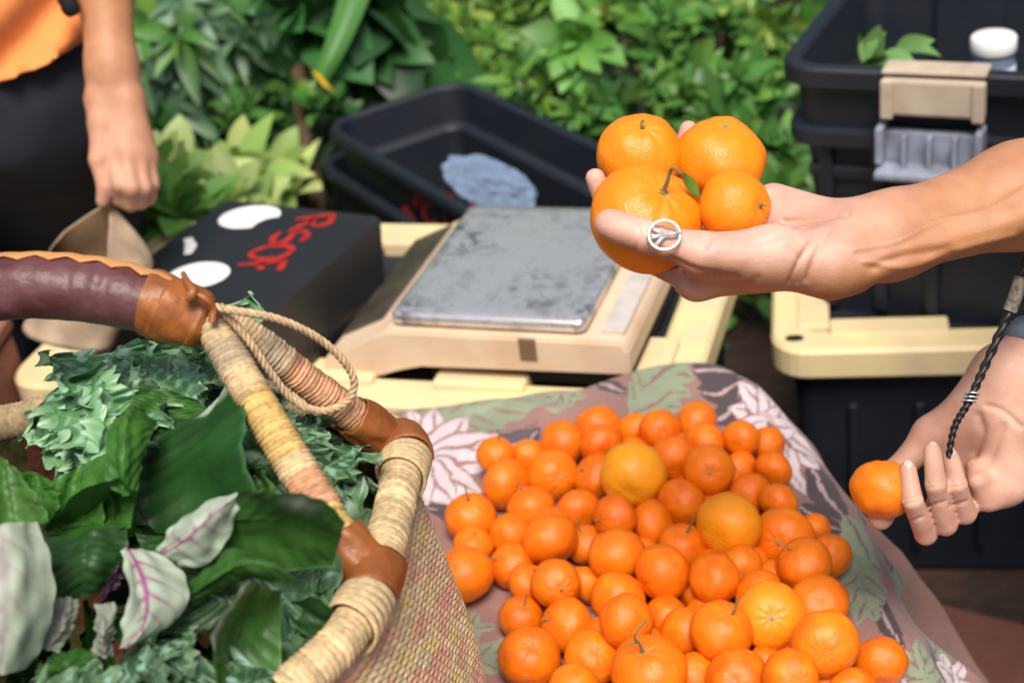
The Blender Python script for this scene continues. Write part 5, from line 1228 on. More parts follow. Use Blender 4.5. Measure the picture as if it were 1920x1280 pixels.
leaf(am, [[(466, 1086, .828), (492, 1096, .85), (530, 1108, .872)], [(424, 1130, .82), (458, 1160, .862), (525, 1170, .874)], [(400, 1190, .818), (446, 1222, .856), (526, 1230, .866)], [(394, 1242, .822), (436, 1285, .845), (522, 1310, .856)], [(410, 1290, .825), (440, 1320, .84), (500, 1340, .85)]],
     'm', seed=14, lip=lambda t, v: np.clip((-v - 0.80) * 10, 0, 1) * (t < .62), **K)
leaf(am, [[(78, 1215, .865), (92, 1220, .86), (110, 1222, .865)], [(88, 1165, .868), (115, 1170, .858), (142, 1168, .868)], [(108, 1120, .875), (125, 1118, .872), (150, 1122, .875)]], 'p', seed=15, base=PAL * 0.55, vein=0.5, **K)
leaf(am, [[(172, 1225, .862), (190, 1232, .856), (210, 1228, .862)], [(172, 1180, .86), (195, 1185, .846), (220, 1180, .86)], [(182, 1132, .87), (200, 1128, .866), (214, 1128, .87)]], 'p', seed=16, base=PAL * 0.7, vein=0.6, **K)
leaf(am, [[(60, 1290, .85), (110, 1300, .86), (170, 1290, .855)], [(75, 1250, .858), (120, 1240, .848), (180, 1245, .858)], [(100, 1222, .87), (140, 1212, .866), (185, 1215, .87)]], 'm', seed=17, **K)
leaf(am, [[(230, 1050, .885), (215, 1065, .88), (190, 1110, .885)], [(225, 1100, .885), (200, 1120, .88), (180, 1150, .885)]], 'x', seed=18, base=np.array([0.035, 0.012, 0.032]), **K)
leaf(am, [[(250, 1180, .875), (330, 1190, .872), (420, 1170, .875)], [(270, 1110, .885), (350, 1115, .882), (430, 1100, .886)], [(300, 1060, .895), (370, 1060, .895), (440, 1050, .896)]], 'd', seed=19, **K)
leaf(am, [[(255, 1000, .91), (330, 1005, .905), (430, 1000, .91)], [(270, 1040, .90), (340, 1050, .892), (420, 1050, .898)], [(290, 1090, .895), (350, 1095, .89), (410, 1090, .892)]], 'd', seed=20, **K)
# stems and small dark leaves that fill the basket below
r_ = np.random.default_rng(3)
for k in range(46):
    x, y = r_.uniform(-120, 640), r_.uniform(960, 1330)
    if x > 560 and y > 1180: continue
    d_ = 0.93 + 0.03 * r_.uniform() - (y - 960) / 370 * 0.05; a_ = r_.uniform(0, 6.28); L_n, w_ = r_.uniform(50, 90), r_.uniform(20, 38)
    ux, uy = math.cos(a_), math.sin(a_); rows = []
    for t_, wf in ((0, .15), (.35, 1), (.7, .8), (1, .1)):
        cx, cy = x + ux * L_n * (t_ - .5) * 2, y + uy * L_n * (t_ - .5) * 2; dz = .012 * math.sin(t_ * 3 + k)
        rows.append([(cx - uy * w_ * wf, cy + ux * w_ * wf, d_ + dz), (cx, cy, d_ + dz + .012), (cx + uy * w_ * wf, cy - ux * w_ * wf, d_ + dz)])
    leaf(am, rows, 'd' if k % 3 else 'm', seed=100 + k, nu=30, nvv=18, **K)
# curly kale
KB = np.array([0.060, 0.180, 0.065]); KE = np.array([0.25, 0.47, 0.225]); KU = np.array([0.30, 0.50, 0.39])
_lat = np.random.default_rng(99).uniform(-1, 1, (256, 256))
def vnoise(x, y):
    """smooth value noise on arrays"""
    xi = np.floor(x).astype(int); yi = np.floor(y).astype(int); fx_ = x - xi; fy_ = y - yi; fx_ = fx_ ** 2 * (3 - 2 * fx_); fy_ = fy_ ** 2 * (3 - 2 * fy_)
    g = lambda a, b: _lat[a % 256, b % 256]
    return (g(xi, yi) * (1 - fx_) + g(xi + 1, yi) * fx_) * (1 - fy_) + (g(xi, yi + 1) * (1 - fx_) + g(xi + 1, yi + 1) * fx_) * fy_
def kale(parent, b, t, w, seed, loc, up=0.6, curl=0.02, nu=420, nv=110, tone=1.0, frill=1.0):
    b = at(*b); t = at(*t); r_ = np.random.default_rng(seed); sp = unit(t - b); L = np.linalg.norm(t - b)
    n0 = unit(np.array([0, 0, 1.0]) * up - FWD * (1 - up) + r_.normal(size=3) * 0.25); n0 = unit(n0 - sp * (n0 @ sp)); sd = np.cross(sp, n0)
    tt = np.linspace(0, 1, nu)[:, None]; v = np.linspace(-1, 1, nv)[None]
    wd = w * (0.16 + 0.84 * np.clip(np.sin(np.pi * np.clip(tt * 0.80 + 0.06, 0, 1)), 0, 1) ** 0.6) * (1 + 0.13 * np.sin(tt * 17 + seed) + 0.08 * np.sin(tt * 31 + 2 * seed)); wd = wd * np.sqrt(np.clip((1 - tt) * 9, 0, 1))
    e = np.abs(v); p = r_.uniform(0, 6.28, 8); s_ = np.sign(v)
    # margins much longer than the midrib: they fold up into frills
    fz = np.clip((e - 0.42) / 0.58, 0, 1)
    def ns(ft, fe, o): return vnoise(tt * L * ft + o * 3.1 + seed * 17.3, e * fe + (v > 0) * 41.7 + o)
    A1, B1, A2, B2, A3, B3 = ns(130, 1.6, 0), ns(130, 1.6, 31), ns(330, 4, 57), ns(330, 4, 83), ns(760, 9, 111), ns(760, 9, 143)
    fr = frill * (0.0125 * fz ** 1.1 * A1 + 0.0105 * fz ** 1.2 * A2 + 0.0026 * fz ** 1.4 * A3); lat = frill * (0.0085 * fz ** 1.6 * B2 + 0.0022 * fz ** 2 * B3); lon = frill * (0.006 * fz ** 1.5 * B1 + 0.0045 * fz ** 2 * np.roll(A2, 9, 0))
    cup = 0.30 * w * e ** 2 - curl * tt ** 2 * 2
    tipf = np.clip((tt - 0.8) * 5, 0, 1); fr = fr + frill * tipf * 0.010 * np.roll(A1, 40, 0)
    G = b + sp * (tt * L + lon)[..., None] + sd * (v * wd + s_ * lat)[..., None] + n0 * (fr + cup * (0.6 + 0.4 * tt) + 0.02 * np.sin(tt * 3))[..., None]
    nz_ = vnoise(tt * 14 + seed * 7.7, v * 5 + seed) * 0.6 + 0.25 * A2
    ph = tt * 9 - e * 3; vn = np.clip(1 - np.abs(ph - np.round(ph)) / 0.09, 0, 1) * (e < .8); rib = np.clip(1 - e / 0.06, 0, 1)
    C = KB * (1 + 0.4 * nz_)[..., None] * tone; m = np.clip(e ** 3 * 0.9 + 0.25 * nz_, 0, 1)[..., None]; C = C * (1 - m) + KE * m * tone; m = (np.clip(nz_ - 0.12, 0, 1) * 2.2)[..., None]; C = C * (1 - np.clip(m, 0, .8)) + KU * np.clip(m, 0, .8)
    m = np.clip(vn * 0.35 + rib * 0.7, 0, 1)[..., None]; C = C * (1 - m) + np.array([0.28, 0.40, 0.27]) * m
    m = np.clip((e - 0.86) / 0.12, 0, 1)[..., None] * (0.45 + 0.3 * B2)[..., None]; C = C * (1 - m) + np.array([0.42, 0.58, 0.40]) * tone * m
    A = Acc(); A.add(G.reshape(-1, 3) - loc, grid_faces(nu, nv), np.clip(C, .004, .9).reshape(-1, 3)); A.build("leaf", m_kale, parent)
kl = at(230, 780, 1.02); k1 = empty("kale_bunch", kl); tag(k1, "curly blue green kale bunch at the back left of the basket under the handle", "greens")
for j, (b, t, w) in enumerate((((240, 900, 1.04), (85, 745, 1.03), .030), ((235, 880, 1.05), (140, 640, 1.05), .032), ((250, 860, 1.06), (205, 655, 1.06), .030), ((280, 860, 1.05), (275, 650, 1.05), .032), ((330, 860, 1.05), (340, 665, 1.05), .030),
                               ((300, 880, 1.03), (395, 700, 1.05), .028), ((230, 880, 1.02), (105, 800, 1.00), .028), ((240, 890, 1.01), (180, 760, 1.0), .034), ((260, 880, 1.01), (265, 720, 1.01), .032), ((330, 850, 1.02), (400, 640, 1.04), .022),
                               ((200, 900, 1.0), (240, 810, 0.99), .026), ((210, 860, 1.02), (120, 700, 1.02), .030), ((390, 720, 1.06), (452, 556, 1.06), .014), ((330, 820, 1.04), (310, 625, 1.06), .024))):
    kale(k1, b, t, w, 20 + j, kl, tone=1.1, up=0.45 + 0.3 * ((j * 37 % 10) / 10))
kl2 = at(600, 950, 1.0); k2 = empty("kale_bunch", kl2); tag(k2, "darker curly kale at the basket's right edge below the wrapped handle legs", "greens")
for j, (b, t, w) in enumerate((((520, 1010, 1.01), (470, 720, 1.03), .030), ((540, 1010, 1.01), (545, 760, 1.03), .032), ((560, 1010, 1.0), (610, 800, 1.03), .032), ((560, 1020, .99), (680, 870, 1.02), .030), ((560, 1030, .98), (690, 960, .99), .030),
                               ((540, 1040, .97), (660, 1040, .95), .028), ((500, 1060, .95), (620, 1110, .92), .028), ((470, 1080, .93), (590, 1170, .895), .026), ((450, 1080, .93), (530, 1210, .88), .026), ((600, 950, .99), (640, 830, 1.0), .026), ((540, 900, .98), (520, 800, .985), .026),
                               ((590, 1000, .975), (690, 1020, .965), .026), ((560, 960, .985), (600, 870, .985), .028), ((620, 1080, .94), (560, 1120, .905), .024))):
    kale(k2, b, t, w, 60 + j, kl2, up=0.7, tone=0.72)
kl3 = at(250, 1270, .85); k3 = empty("kale_bunch", kl3); tag(k3, "feathery dark green kale at the bottom front of the basket", "greens")
for j, (b, t, w) in enumerate((((250, 1400, .83), (60, 1260, .835), .022), ((280, 1400, .83), (150, 1265, .84), .020), ((300, 1400, .83), (260, 1230, .845), .022), ((330, 1400, .83), (340, 1210, .85), .022), ((350, 1380, .83), (400, 1240, .845), .020),
                               ((400, 1400, .83), (560, 1215, .86), .024), ((200, 1420, .82), (20, 1290, .825), .022), ((380, 1380, .83), (470, 1260, .84), .022), ((300, 1330, .845), (210, 1200, .865), .020), ((330, 1330, .845), (310, 1150, .872), .018))):
    kale(k3, b, t, w, 90 + j, kl3, up=0.7, tone=0.5, frill=0.8)
# ---------------------------------------------------------------- person at the back left with a paper bag
DA = 1.88
def A_(px, py, dd=0.0): return at(px, py, DA + dd)
elA = A_(165, -330, 0.02)
pa = dict(W=A_(216, 185), Wr=A_(193, 185, .0), Wu=A_(238, 185, .0), T0=A_(188, 230, -.010), T1=A_(184, 300, -.018), T2=A_(198, 350, -.016), T3=A_(192, 378, -.012),
          I0=A_(205, 285, -.010), I1=A_(224, 345, -.022), I2=A_(226, 374, -.002), I3=A_(214, 372, .012), M0=A_(235, 280, -.012), M1=A_(247, 352, -.022), M2=A_(246, 382, .000), M3=A_(230, 380, .016),
          R0=A_(258, 288, -.006), R1=A_(270, 352, -.012), R2=A_(264, 380, .008), R3=A_(250, 378, .02), K0=A_(276, 292, .006), K1=A_(286, 345, .002), K2=A_(280, 372, .016), K3=A_(268, 374, .026))
allp = np.array(list(pa.values()) + [elA]); S5 = Sdf(allp.min(0) - 0.06, allp.max(0) + 0.06, 0.0030); f5 = S5.field()
def c5(f, a, b, ra, rb, k=0.012): S5.cone(f, pa[a] if isinstance(a, str) else a, pa[b] if isinstance(b, str) else b, ra, rb, k)
w_, e_ = pa['W'], elA; m1 = w_ + (e_ - w_) * .12; m2 = w_ + (e_ - w_) * .5
c5(f5, 'Wr', m1, .0225, .026, .016); c5(f5, 'Wu', m1, .0205, .026, .016); c5(f5, m1, m2, .0285, .037, .02); c5(f5, m2, e_, .037, .042, .02)
for a, b in (('Wr', 'I0'), ('W', 'M0'), ('Wu', 'R0'), ('Wu', 'K0')): c5(f5, a, b, .017, .0145)
c5(f5, 'Wr', 'T0', .015, .015); o5 = f5.copy()
for nm, r0, r1, r2, r3 in (('I', .0115, .0105, .0095, .0085), ('M', .0118, .0108, .0098, .0085), ('R', .011, .010, .009, .008), ('K', .0098, .009, .0082, .0075), ('T', .013, .0115, .0105, .0085)):
    g = S5.field()
    for k, (p0, p1) in enumerate(((0, 1), (1, 2), (2, 3))): c5(g, nm + str(p0), nm + str(p1), (r0, r1, r2)[k], (r1, r2, r3)[k], .004)
    o5 = np.minimum(o5, smin(f5, g, .008))
Va, Fa = S5.mesh(o5); 
pelA = at(-25, 215, 2.08); upA = np.array([0, 0, 1.0]); pelA[2] = 0.86; acrossA = unit(np.array([1.0, -0.22, 0]))
S6 = Sdf(pelA - [0.50, 0.35, 0.87], pelA + [0.42, 0.55, 0.62], 0.010)
def body_a(f, g=0.0, legs=True, trunk=True, low=0.0):
    P = lambda x, y, z: pelA + acrossA * x + np.array([0, 1, 0]) * y + upA * z
    if trunk:
        S6.cone(f, P(-.07, 0, low), P(.07, 0, low), .118 + g, .118 + g, .06); S6.cone(f, P(-.05, 0, .06), P(-.05, .01, .42), .118 + g, .125 + g, .08); S6.cone(f, P(.05, 0, .06), P(.05, .01, .42), .118 + g, .125 + g, .08)
    if legs:
        for sg in (-1, 1):
            S6.cone(f, P(.085 * sg, 0, -.02), P(.10 * sg - .10, .30, -.42), .098 + g, .066 + g * 1.4, .05); S6.cone(f, P(.10 * sg - .10, .30, -.42), P(.11 * sg - .10, .36, -.80), .066 + g * 1.4, .048 + g * 1.6, .04)
    return f
fb = body_a(S6.field())
shA = pelA + acrossA * 0.19 + upA * 0.50; S6.cone(fb, shA, elA, .055, .043, .03); S6.cone(fb, pelA + upA * .5, shA, .07, .06, .05)
for sg in (-1, 1): S6.cone(fb, pelA + acrossA * (.11 * sg - .10) + np.array([0, .36, -.83]), pelA + acrossA * (.13 * sg - .10) + np.array([0, .21, -.835]), .036, .030, .03)
Vb_, Fb_ = S6.mesh(fb)
Na = vnormals(Va, Fa); cA = blend(np.tile(TAN * 1.02, (len(Va), 1)), PALE * 0.95, np.clip(0.45 - 0.5 * (Va[:, 2] - 0.80) / 0.25, 0, 0.55))
pA = link("person", np_mesh("person", np.vstack([Va, Vb_]), np.vstack([Fa, Fb_ + len(Va)]), np.vstack([cA, np.tile(TAN, (len(Vb_), 1))])), m_skin)
tag(pA, "person in orange shirt and black trousers holding a paper bag at the back left", "person")
ft_ = body_a(S6.field(), 0.016); nzv = None
Vt, Ft = S6.mesh(ft_)
def cloth_fold(V, amp, f1, seed): return V + np.array([[0.3, -1, 0.2]]) * amp * np.array([noise.noise(Vector((p[0] * f1 + p[2] * f1 * .5, p[2] * f1 * 1.1 - p[0] * f1 * .5, seed))) for p in V])[:, None]
cutz = pelA[2] + 0.14; 
def cut(V, Fq, keep): return V, Fq[keep(V[Fq].mean(1))]
Vt = cloth_fold(Vt, 0.012, 11, 2); Vt[:, 2] = np.where(np.abs(Vt[:, 2] - cutz) < .008, cutz, Vt[:, 2]); Vt, Ft = cut(Vt, Ft, lambda c: c[:, 2] < cutz)
link("trousers", np_mesh("trousers", Vt, Ft, np.ones((len(Vt), 3))), mat("black_cotton", (0.018, 0.020, 0.028), 0.85, 0.25, var=0.4, vscale=14, var_col=(0.028, 0.03, 0.04), bump=0.001, bscale=220), pA)
m_orange = mat("orange_jersey", (0.80, 0.26, 0.07), 0.8, 0.25, var=0.25, vscale=9, bump=0.0008, bscale=300, sheen=0.2)
fs = body_a(S6.field(), 0.030, legs=False, low=0.02); S6.cone(fs, shA, shA + (elA - shA) * .55, .085, .075, .04); S6.cone(fs, pelA + upA * .5, shA, .09, .08, .05)
Vs, Fs_ = S6.mesh(fs); sxx = (Vs - pelA) @ acrossA
Vs = Vs + np.array([[0.1, -1, 0.1]]) * (0.016 * np.sin((Vs[:, 2] * 1.0 - sxx * 0.75) * 62 + 2 * np.sin(sxx * 12)) * np.clip((0.30 - (Vs[:, 2] - pelA[2])) * 5, 0, 1))[:, None]
hz_ = (Vs[:, 2] - pelA[2]) - (0.045 + 0.040 * ((Vs - pelA) @ acrossA) / 0.2); Vs[:, 2] -= np.where(np.abs(hz_) < .008, hz_ - 1e-4, 0)
hem = lambda c: (c[:, 2] - pelA[2]) > (0.045 + 0.040 * ((c - pelA) @ acrossA) / 0.2)
Vs, Fs_ = cut(Vs, Fs_, hem); sh_ = link("shirt", np_mesh("shirt", Vs, Fs_, np.ones((len(Vs), 3))), m_orange, pA); md = sh_.modifiers.new("t", 'SOLIDIFY'); md.thickness = .003
# dark clip on the shirt's side
A = Acc(); cp_ = crom([A_(118, -25, -.03), A_(128, 5, -.035), A_(140, 30, -.03)], 10); Vq, Fq = tube(cp_, [.006, .011, .012, .012, .012, .011, .012, .011, .010, .006], 12); A.add(Vq, Fq); A.build("belt_clip", m_dark, pA)

# paper bag hanging from that hand
m_paper = mat("brown_paper", (0.42, 0.31, 0.215), 0.8, 0.2, var=0.35, vscale=25, bump=0.0015, bscale=60)
mouth = np.array([A_(207, 376, .020), A_(203, 430, -.01), A_(196, 492, -.04), A_(150, 494, -.05), A_(96, 474, -.03), A_(116, 440, .02), A_(150, 412, .04), A_(182, 390, .035)])
mid_ = np.array([A_(284, 494, .03), A_(268, 540, -.01), A_(200, 560, -.05), A_(150, 560, -.06), A_(86, 545, -.04), A_(95, 520, .02), A_(150, 505, .05), A_(235, 485, .05)])
bot = np.array([A_(200, 590, .03), A_(215, 600, .03), A_(216, 630, .0), A_(200, 655, -.03), A_(140, 655, -.045), A_(55, 632, -.03), A_(48, 605, .0), A_(110, 590, .03)])
def closed(Pq, n): 
    Q = np.vstack([Pq[-2:], Pq, Pq[:2]]); C_ = crom(Q, 12 * len(Q)); 
    return resample(np.vstack([C_[24 - 2:24 - 2 + 0], crom(np.vstack([Pq, Pq[:1]]), 200)]) if False else crom(np.vstack([Pq, Pq[:1]]), 200), n + 1)[0][:-1]
L3 = [closed(q_, 64) for q_ in (mouth, mid_, bot)]
rowsb = crom(np.stack(L3).reshape(3, -1), 30).reshape(30, 64, 3)
nb = np.array([[noise.noise(Vector(p * 28)) for p in r] for r in rowsb]); rowsb = rowsb + FWD * (0.006 * nb)[..., None]
bottom = rowsb[-1].mean(0) + (rowsb[-1] - rowsb[-1].mean(0)) * 0.02
V = np.concatenate([rowsb, bottom[None]]); A = Acc(); A.add(V.reshape(-1, 3), grid_faces(31, 64, False, True)); pb = A.build("paper_bag", m_paper); md = pb.modifiers.new("t", 'SOLIDIFY'); md.thickness = .0012
ins = rowsb[:24].copy(); cc_ = ins.mean(1, keepdims=True); ins = cc_ + (ins - cc_) * 0.975 - np.array([0, 0, .0015]); A = Acc(); A.add(ins.reshape(-1, 3), grid_faces(24, 64, False, True)); A.build('bag_inside', mat('shaded_paper_inside', (0.11, 0.065, 0.035), 0.85, 0.2, var=0.3, vscale=30), pb)  # inner wall coloured darker to stand for shade inside the bag
tag(pb, "open brown paper bag hanging from the hand of the person at back left", "bag")

# ---------------------------------------------------------------- plants behind the stall
m_fol = mat("foliage_leaf", (1, 1, 1), 0.45, 0.4, attr=True, trans=0.22)
m_twig = mat("twig", (0.10, 0.065, 0.04), 0.9, 0.2, var=0.5, vscale=60)
TU = np.linspace(0, 1, 7)
def leaf_batch(base, dirs, nrm, L, Wd, droop, col, shape=0.8, fold=0.25):
    """many simple leaves as one mesh: arrays of base, direction, normal, length, width"""
    n = len(base); D = dirs / np.linalg.norm(dirs, axis=1)[:, None]; S_ = np.cross(D, nrm); S_ /= np.linalg.norm(S_, axis=1)[:, None] + 1e-9; N_ = np.cross(S_, D)
    prof = np.sin(np.pi * np.clip(TU, 0.02, .995) ** shape) ** 0.85; V = np.zeros((n, 7, 3, 3))
    for j, t in enumerate(TU):
        c = base + D * (L * t)[:, None] - N_ * 0 - np.array([0, 0, 1.0]) * (droop * L * t * t)[:, None]
        for k, v in enumerate((-1, 0, 1)): V[:, j, k] = c + S_ * (Wd * .5 * prof[j] * v)[:, None] + N_ * (fold * Wd * .5 * prof[j] * abs(v))[:, None]
    F0 = grid_faces(7, 3); F_ = (F0[None] + (np.arange(n) * 21)[:, None, None]).reshape(-1, 4)
    C = np.repeat(col[:, None], 21, 1).reshape(n, 7, 3, 3).copy(); C[:, :, 1] *= 1.12
    return V.reshape(-1, 3), F_, C.reshape(-1, 3)
def rosettes(centers, axis_bias, per, L0, W0, cols, r_, spread=0.9, droop=0.25, shape=0.8, jitter=0.25):
    B, D, Nn, L, Wd, C = [], [], [], [], [], []
    for c in centers:
        ax_ = unit(np.array(axis_bias) + r_.normal(size=3) * jitter); u = unit(np.cross(ax_, r_.normal(size=3))); w = np.cross(ax_, u); k0 = r_.uniform(0, 6); m = int(per * r_.uniform(.75, 1.25)); s = r_.uniform(.75, 1.2)
        cc = cols[r_.integers(len(cols))]
        for i in range(m):
            a = k0 + i * 2.399; el_ = spread * (0.35 + 0.65 * i / m) + r_.normal() * .12
            d_ = ax_ * math.cos(el_) + (u * math.cos(a) + w * math.sin(a)) * math.sin(el_)
            B.append(c + d_ * .006 - ax_ * 0.012 * i / m); D.append(d_); Nn.append(ax_ * 1.0 + r_.normal(size=3) * .12); l_ = L0 * s * (0.55 + 0.45 * i / m) * r_.uniform(.85, 1.15); L.append(l_); Wd.append(l_ * W0 * r_.uniform(.85, 1.15))
            C.append(np.array(cc) * r_.uniform(.7, 1.35) * (np.array([1.5, 1.15, .7]) if r_.uniform() < .07 and W0 != .42 else 1))
    n = len(B); return leaf_batch(np.array(B), np.array(D), np.array(Nn), np.array(L), np.array(Wd), r_.uniform(.2, 1.2, n) * droop, np.array(C), shape)
def shrub(label, spots, per, L0, W0, cols, seed, axis=(0, -.5, .9), spread=1.1, droop=.25, shape=.8, jitter=.3, group="shrubs and plants behind the stall", name="shrub", cat="shrub", twigs=True, root=None):
    """spots: (px, py, depth, radius px, count) clouds of leaf rosettes"""
    r_ = np.random.default_rng(seed); cen_ = []
    for px, py, d_, rp, m in spots:
        for i in range(m):
            a = r_.normal(size=3); a = a / np.linalg.norm(a) * r_.uniform() ** .4; cen_.append(at(px + a[0] * rp, py + a[1] * rp * .85, d_ + a[2] * rp * d_ / F_PX))
    cen_ = np.array(cen_); cen_ = cen_[cen_[:, 2] > 0.02]
    rt = cen_.mean(0) if root is None else np.array(root); rt = np.array([rt[0], rt[1] + (.12 if root is None else 0), 0.0]); e = empty(name, rt); tag(e, label, cat, group)
    Vl, Fl, Cl = rosettes(cen_, axis, per, L0, W0, cols, r_, spread, droop, shape, jitter); A = Acc(); A.add(Vl - rt, Fl, np.clip(Cl, .003, .8)); A.build("foliage", m_fol, e)
    if twigs:
        A = Acc()
        for c in cen_[:: max(1, len(cen_) // 26)]:
            q_ = crom([rt + [r_.normal() * .05, r_.normal() * .05, 0], rt + (c - rt) * .5 + [r_.normal() * .03, .04, .03], c], 14); Vt, Ft = tube(q_ - rt, np.linspace(.0065, .0022, 14), 6); A.add(Vt, Ft)
        A.build("stem", m_twig, e)
    return e
G1, G2, G3 = (.060, .165, .032), (.105, .235, .042), (.030, .092, .022); GB = (.085, .165, .085); LIME, LIME2 = (.44, .55, .20), (.28, .43, .11); GY = (.20, .30, .05)
shrub("low lime green plant with pointed upright leaves behind the black box", [(350, 350, 2.62, 50, 4), (450, 335, 2.75, 55, 5), (540, 350, 2.98, 40, 3), (410, 410, 2.55, 60, 4), (310, 420, 2.45, 40, 3), (305, 350, 2.5, 25, 3)], 7, .150, .42, [LIME, (.44, .52, .18), LIME2, (.12, .27, .05)], 5, axis=(0, -.45, 1), spread=1.3, droop=.25, name="lime_plant", cat="plant", twigs=False)
shrub("green plant with long drooping grey green leaves beside the bare arm", [(330, 60, 3.0, 90, 10), (430, 40, 3.05, 90, 10), (300, 170, 3.0, 60, 5), (420, 150, 3.05, 80, 5)], 8, .115, .34, [GB, G1, (.10, .19, .11)], 6, axis=(0, -.8, .3), spread=1.5, droop=.7)
shrub("broad leaved dark plant with huge glossy leaves at top centre left", [(590, 30, 3.15, 90, 6), (700, 40, 3.2, 80, 6), (740, 130, 3.2, 60, 5), (520, 60, 3.2, 70, 5), (650, 120, 3.25, 70, 5)], 5, .24, .72, [G3, (.03, .105, .028), (.022, .07, .025)], 7, axis=(0, -.8, .4), spread=1.2, droop=.6, name="broad_leaved_plant", cat="plant")
shrub("bright yellowish small leaved shrub behind the nested bins", [(850, 60, 3.3, 80, 26), (920, 120, 3.25, 80, 24), (800, 190, 3.35, 60, 12), (960, 30, 3.35, 80, 18)], 8, .070, .42, [GY, G2, (.11, .22, .04)], 8, axis=(0, -.6, .7))
shrub("young plant with a whorl of wide oval leaves above the held mandarins", [(1075, 80, 2.95, 14, 2)], 9, .125, .50, [(.075, .22, .035), (.10, .25, .045)], 9, axis=(0, -.75, .6), spread=1.45, droop=.35, shape=1.1, jitter=.1, name="whorled_plant", cat="plant", root=(0.12, 3.0, 0))
shrub("mid green shrub with lance shaped leaves left of the held mandarins", [(1010, 200, 3.1, 80, 16), (1100, 230, 3.0, 70, 12), (950, 250, 3.15, 50, 8), (1050, 300, 3.0, 60, 8)], 8, .095, .30, [G1, G2, (.055, .15, .04)], 10, axis=(0, -.5, .8))
shrub("lance leaved green shrub between the held mandarins and the latched tub", [(1290, 180, 3.0, 80, 16), (1390, 200, 2.9, 70, 14), (1440, 300, 2.75, 50, 10), (1330, 280, 2.9, 70, 10), (1455, 380, 2.6, 30, 5), (1250, 90, 3.1, 70, 10)], 8, .105, .30, [G1, (.05, .16, .028), G2], 11, axis=(0, -.5, .85))
shrub("tall shrub with mixed yellow and green leaves at the top right", [(1250, 20, 3.35, 90, 22), (1380, 40, 3.3, 90, 22), (1470, 90, 3.2, 60, 12), (1180, 30, 3.4, 60, 10)], 8, .080, .42, [G1, GY, G2], 12, axis=(0, -.6, .7))
shrub("dark leafy shrub in shade behind the orange shirted person's arm", [(280, 260, 2.9, 50, 8), (520, 190, 3.05, 70, 10), (430, 230, 3.0, 60, 8), (610, 210, 3.0, 40, 5)], 8, .08, .36, [G3, G1, G3], 13, axis=(0, -.5, .7))
# strap leaf with a yellowed tip
r_ = np.random.default_rng(1); e = empty("strap_leaf_plant", at(640, 200, 3.05) * np.array([1, 1, 0])); tag(e, "long green strap leaf hanging down with a bright yellow tip, left of the bins", "plant")
sp_ = crom([at(672, -40, 3.0), at(650, 30, 2.97), at(622, 100, 2.95), at(598, 150, 2.95)], 20); w_ = np.linspace(.034, .016, 20); sdv = unit(np.cross(FWD, DWN)); rt = np.array(e.location)
A = Acc(); V = np.stack([sp_ + sdv * (w_ * v)[:, None] + FWD * (.012 * abs(v)) for v in (-1, -.5, 0, .5, 1)], 1).reshape(-1, 3); A.add(V - rt, grid_faces(20, 5), np.array([.06, .19, .035])); 
A.build("leaf", m_fol, e)
sp2 = crom([at(594, 146, 2.945), at(612, 156, 2.94), at(628, 176, 2.94)], 10); A = Acc(); V = np.stack([sp2 + sdv * (.012 * v) - DWN * (.016 * v) for v in (-1, -.5, 0, .5, 1)], 1).reshape(-1, 3); A.add(V - rt, grid_faces(10, 5), np.array([.75, .50, .02])); A.build("yellow_tip", m_fol, e)
# two woody stems in the gap
for k, (a_, b_, r0) in enumerate((((470, 120, 3.15), (530, 290, 3.0), .012), ((555, 110, 3.1), (572, 240, 3.0), .017))):
    A = Acc(); p0, p1 = at(*a_), at(*b_); low_ = p1 + (p1 - p0) * 1.5; low_[2] = 0; q_ = crom([p0 + (p0 - p1) * .7, p0, p1, low_], 30); Vt, Ft = tube(q_, r0, 10); A.add(Vt, Ft); o = A.build("woody_plant", m_twig); tag(o, ("thin slanting brown stem in the gap of the dark hedge", "thicker upright tan stem in the gap of the dark hedge")[k], "stem")
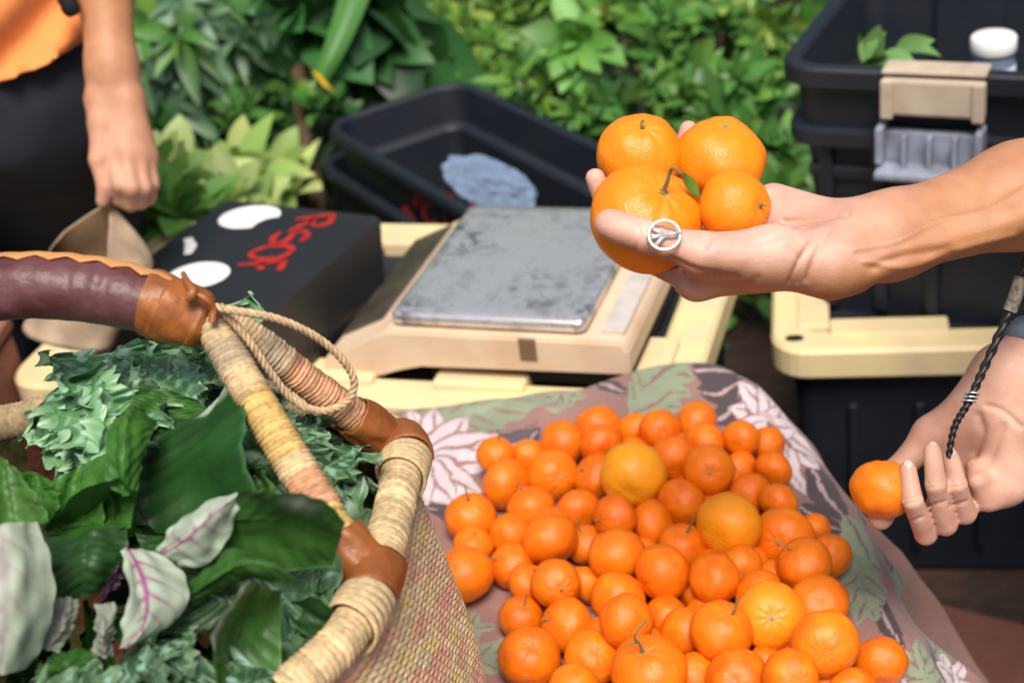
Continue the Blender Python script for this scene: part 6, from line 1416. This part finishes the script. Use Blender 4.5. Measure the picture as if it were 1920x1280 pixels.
# the mass of hedge behind everything
r_ = np.random.default_rng(77); n = 5200; xs = r_.uniform(-3.2, 2.4, n); ys = r_.uniform(3.5, 5.2, n) ; zs = r_.uniform(0, 1, n) ** .8 * 1.9
Bh = np.stack([xs, ys + .15 * np.sin(xs * 5), zs], 1); Dh = r_.normal(size=(n, 3)) + [0, -.5, .1]; Nh = r_.normal(size=(n, 3)) * .6 + [0, -.6, .8]; Lh = r_.uniform(.07, .17, n); Ch = np.array([G3, G1, (.02, .06, .02), G2])[r_.integers(4, size=n)] * r_.uniform(.6, 1.2, (n, 1))
Vl, Fl, Cl = leaf_batch(Bh, Dh, Nh, Lh, Lh * r_.uniform(.3, .5, n), r_.uniform(0, .5, n), Ch); A = Acc(); A.add(Vl, Fl, Cl); hg = A.build("hedge", m_fol); tag(hg, "dense dark green hedge filling the background behind the shrubs", "hedge", None, "stuff")
# low ground cover between the plants
n = 2600; Bh = np.stack([r_.uniform(-2.2, 1.6, n), r_.uniform(2.5, 4.0, n), r_.uniform(0, .16, n)], 1); Dh = r_.normal(size=(n, 3)) + [0, -.2, .6]; Nh = r_.normal(size=(n, 3)) * .5 + [0, -.3, 1]; Lh = r_.uniform(.05, .12, n); Ch = np.array([G3, G1, G2])[r_.integers(3, size=n)] * r_.uniform(.5, 1.1, (n, 1))
Vl, Fl, Cl = leaf_batch(Bh, Dh, Nh, Lh, Lh * .38, r_.uniform(0, .5, n), Ch); A = Acc(); A.add(Vl, Fl, Cl); gc = A.build("ground_cover", m_fol); tag(gc, "low green ground cover growing between the shrubs", "ground cover", None, "stuff")
# sprig in the latched tub
r_ = np.random.default_rng(4); c0 = at(1650, 110, 2.02); e = empty("leafy_sprig", c0); tag(e, "sprig of green leaves lying inside the latched tub", "sprig")
Bq = np.array([at(1642 + r_.normal() * 26, 112 + r_.normal() * 8, 2.02 + r_.normal() * .02) for _ in range(11)]); Dq = r_.normal(size=(11, 3)) * .8 + [0, -.2, .8]; Nq = r_.normal(size=(11, 3)) * .4 + [0, -.7, .6]
Vl, Fl, Cl = leaf_batch(Bq, Dq, Nq, r_.uniform(.04, .065, 11), r_.uniform(.022, .032, 11), r_.uniform(.1, .5, 11), np.array([(.10, .22, .05), (.14, .28, .08)])[r_.integers(2, size=11)]); A = Acc(); A.add(Vl - c0, Fl, Cl); A.build("foliage", m_fol, e)
Vt, Ft = tube(crom([at(1600, 118, 2.01), at(1650, 110, 2.02), at(1700, 122, 2.03)], 14) - c0, .002, 6); A = Acc(); A.add(Vt, Ft); A.build("stem", m_twig, e)
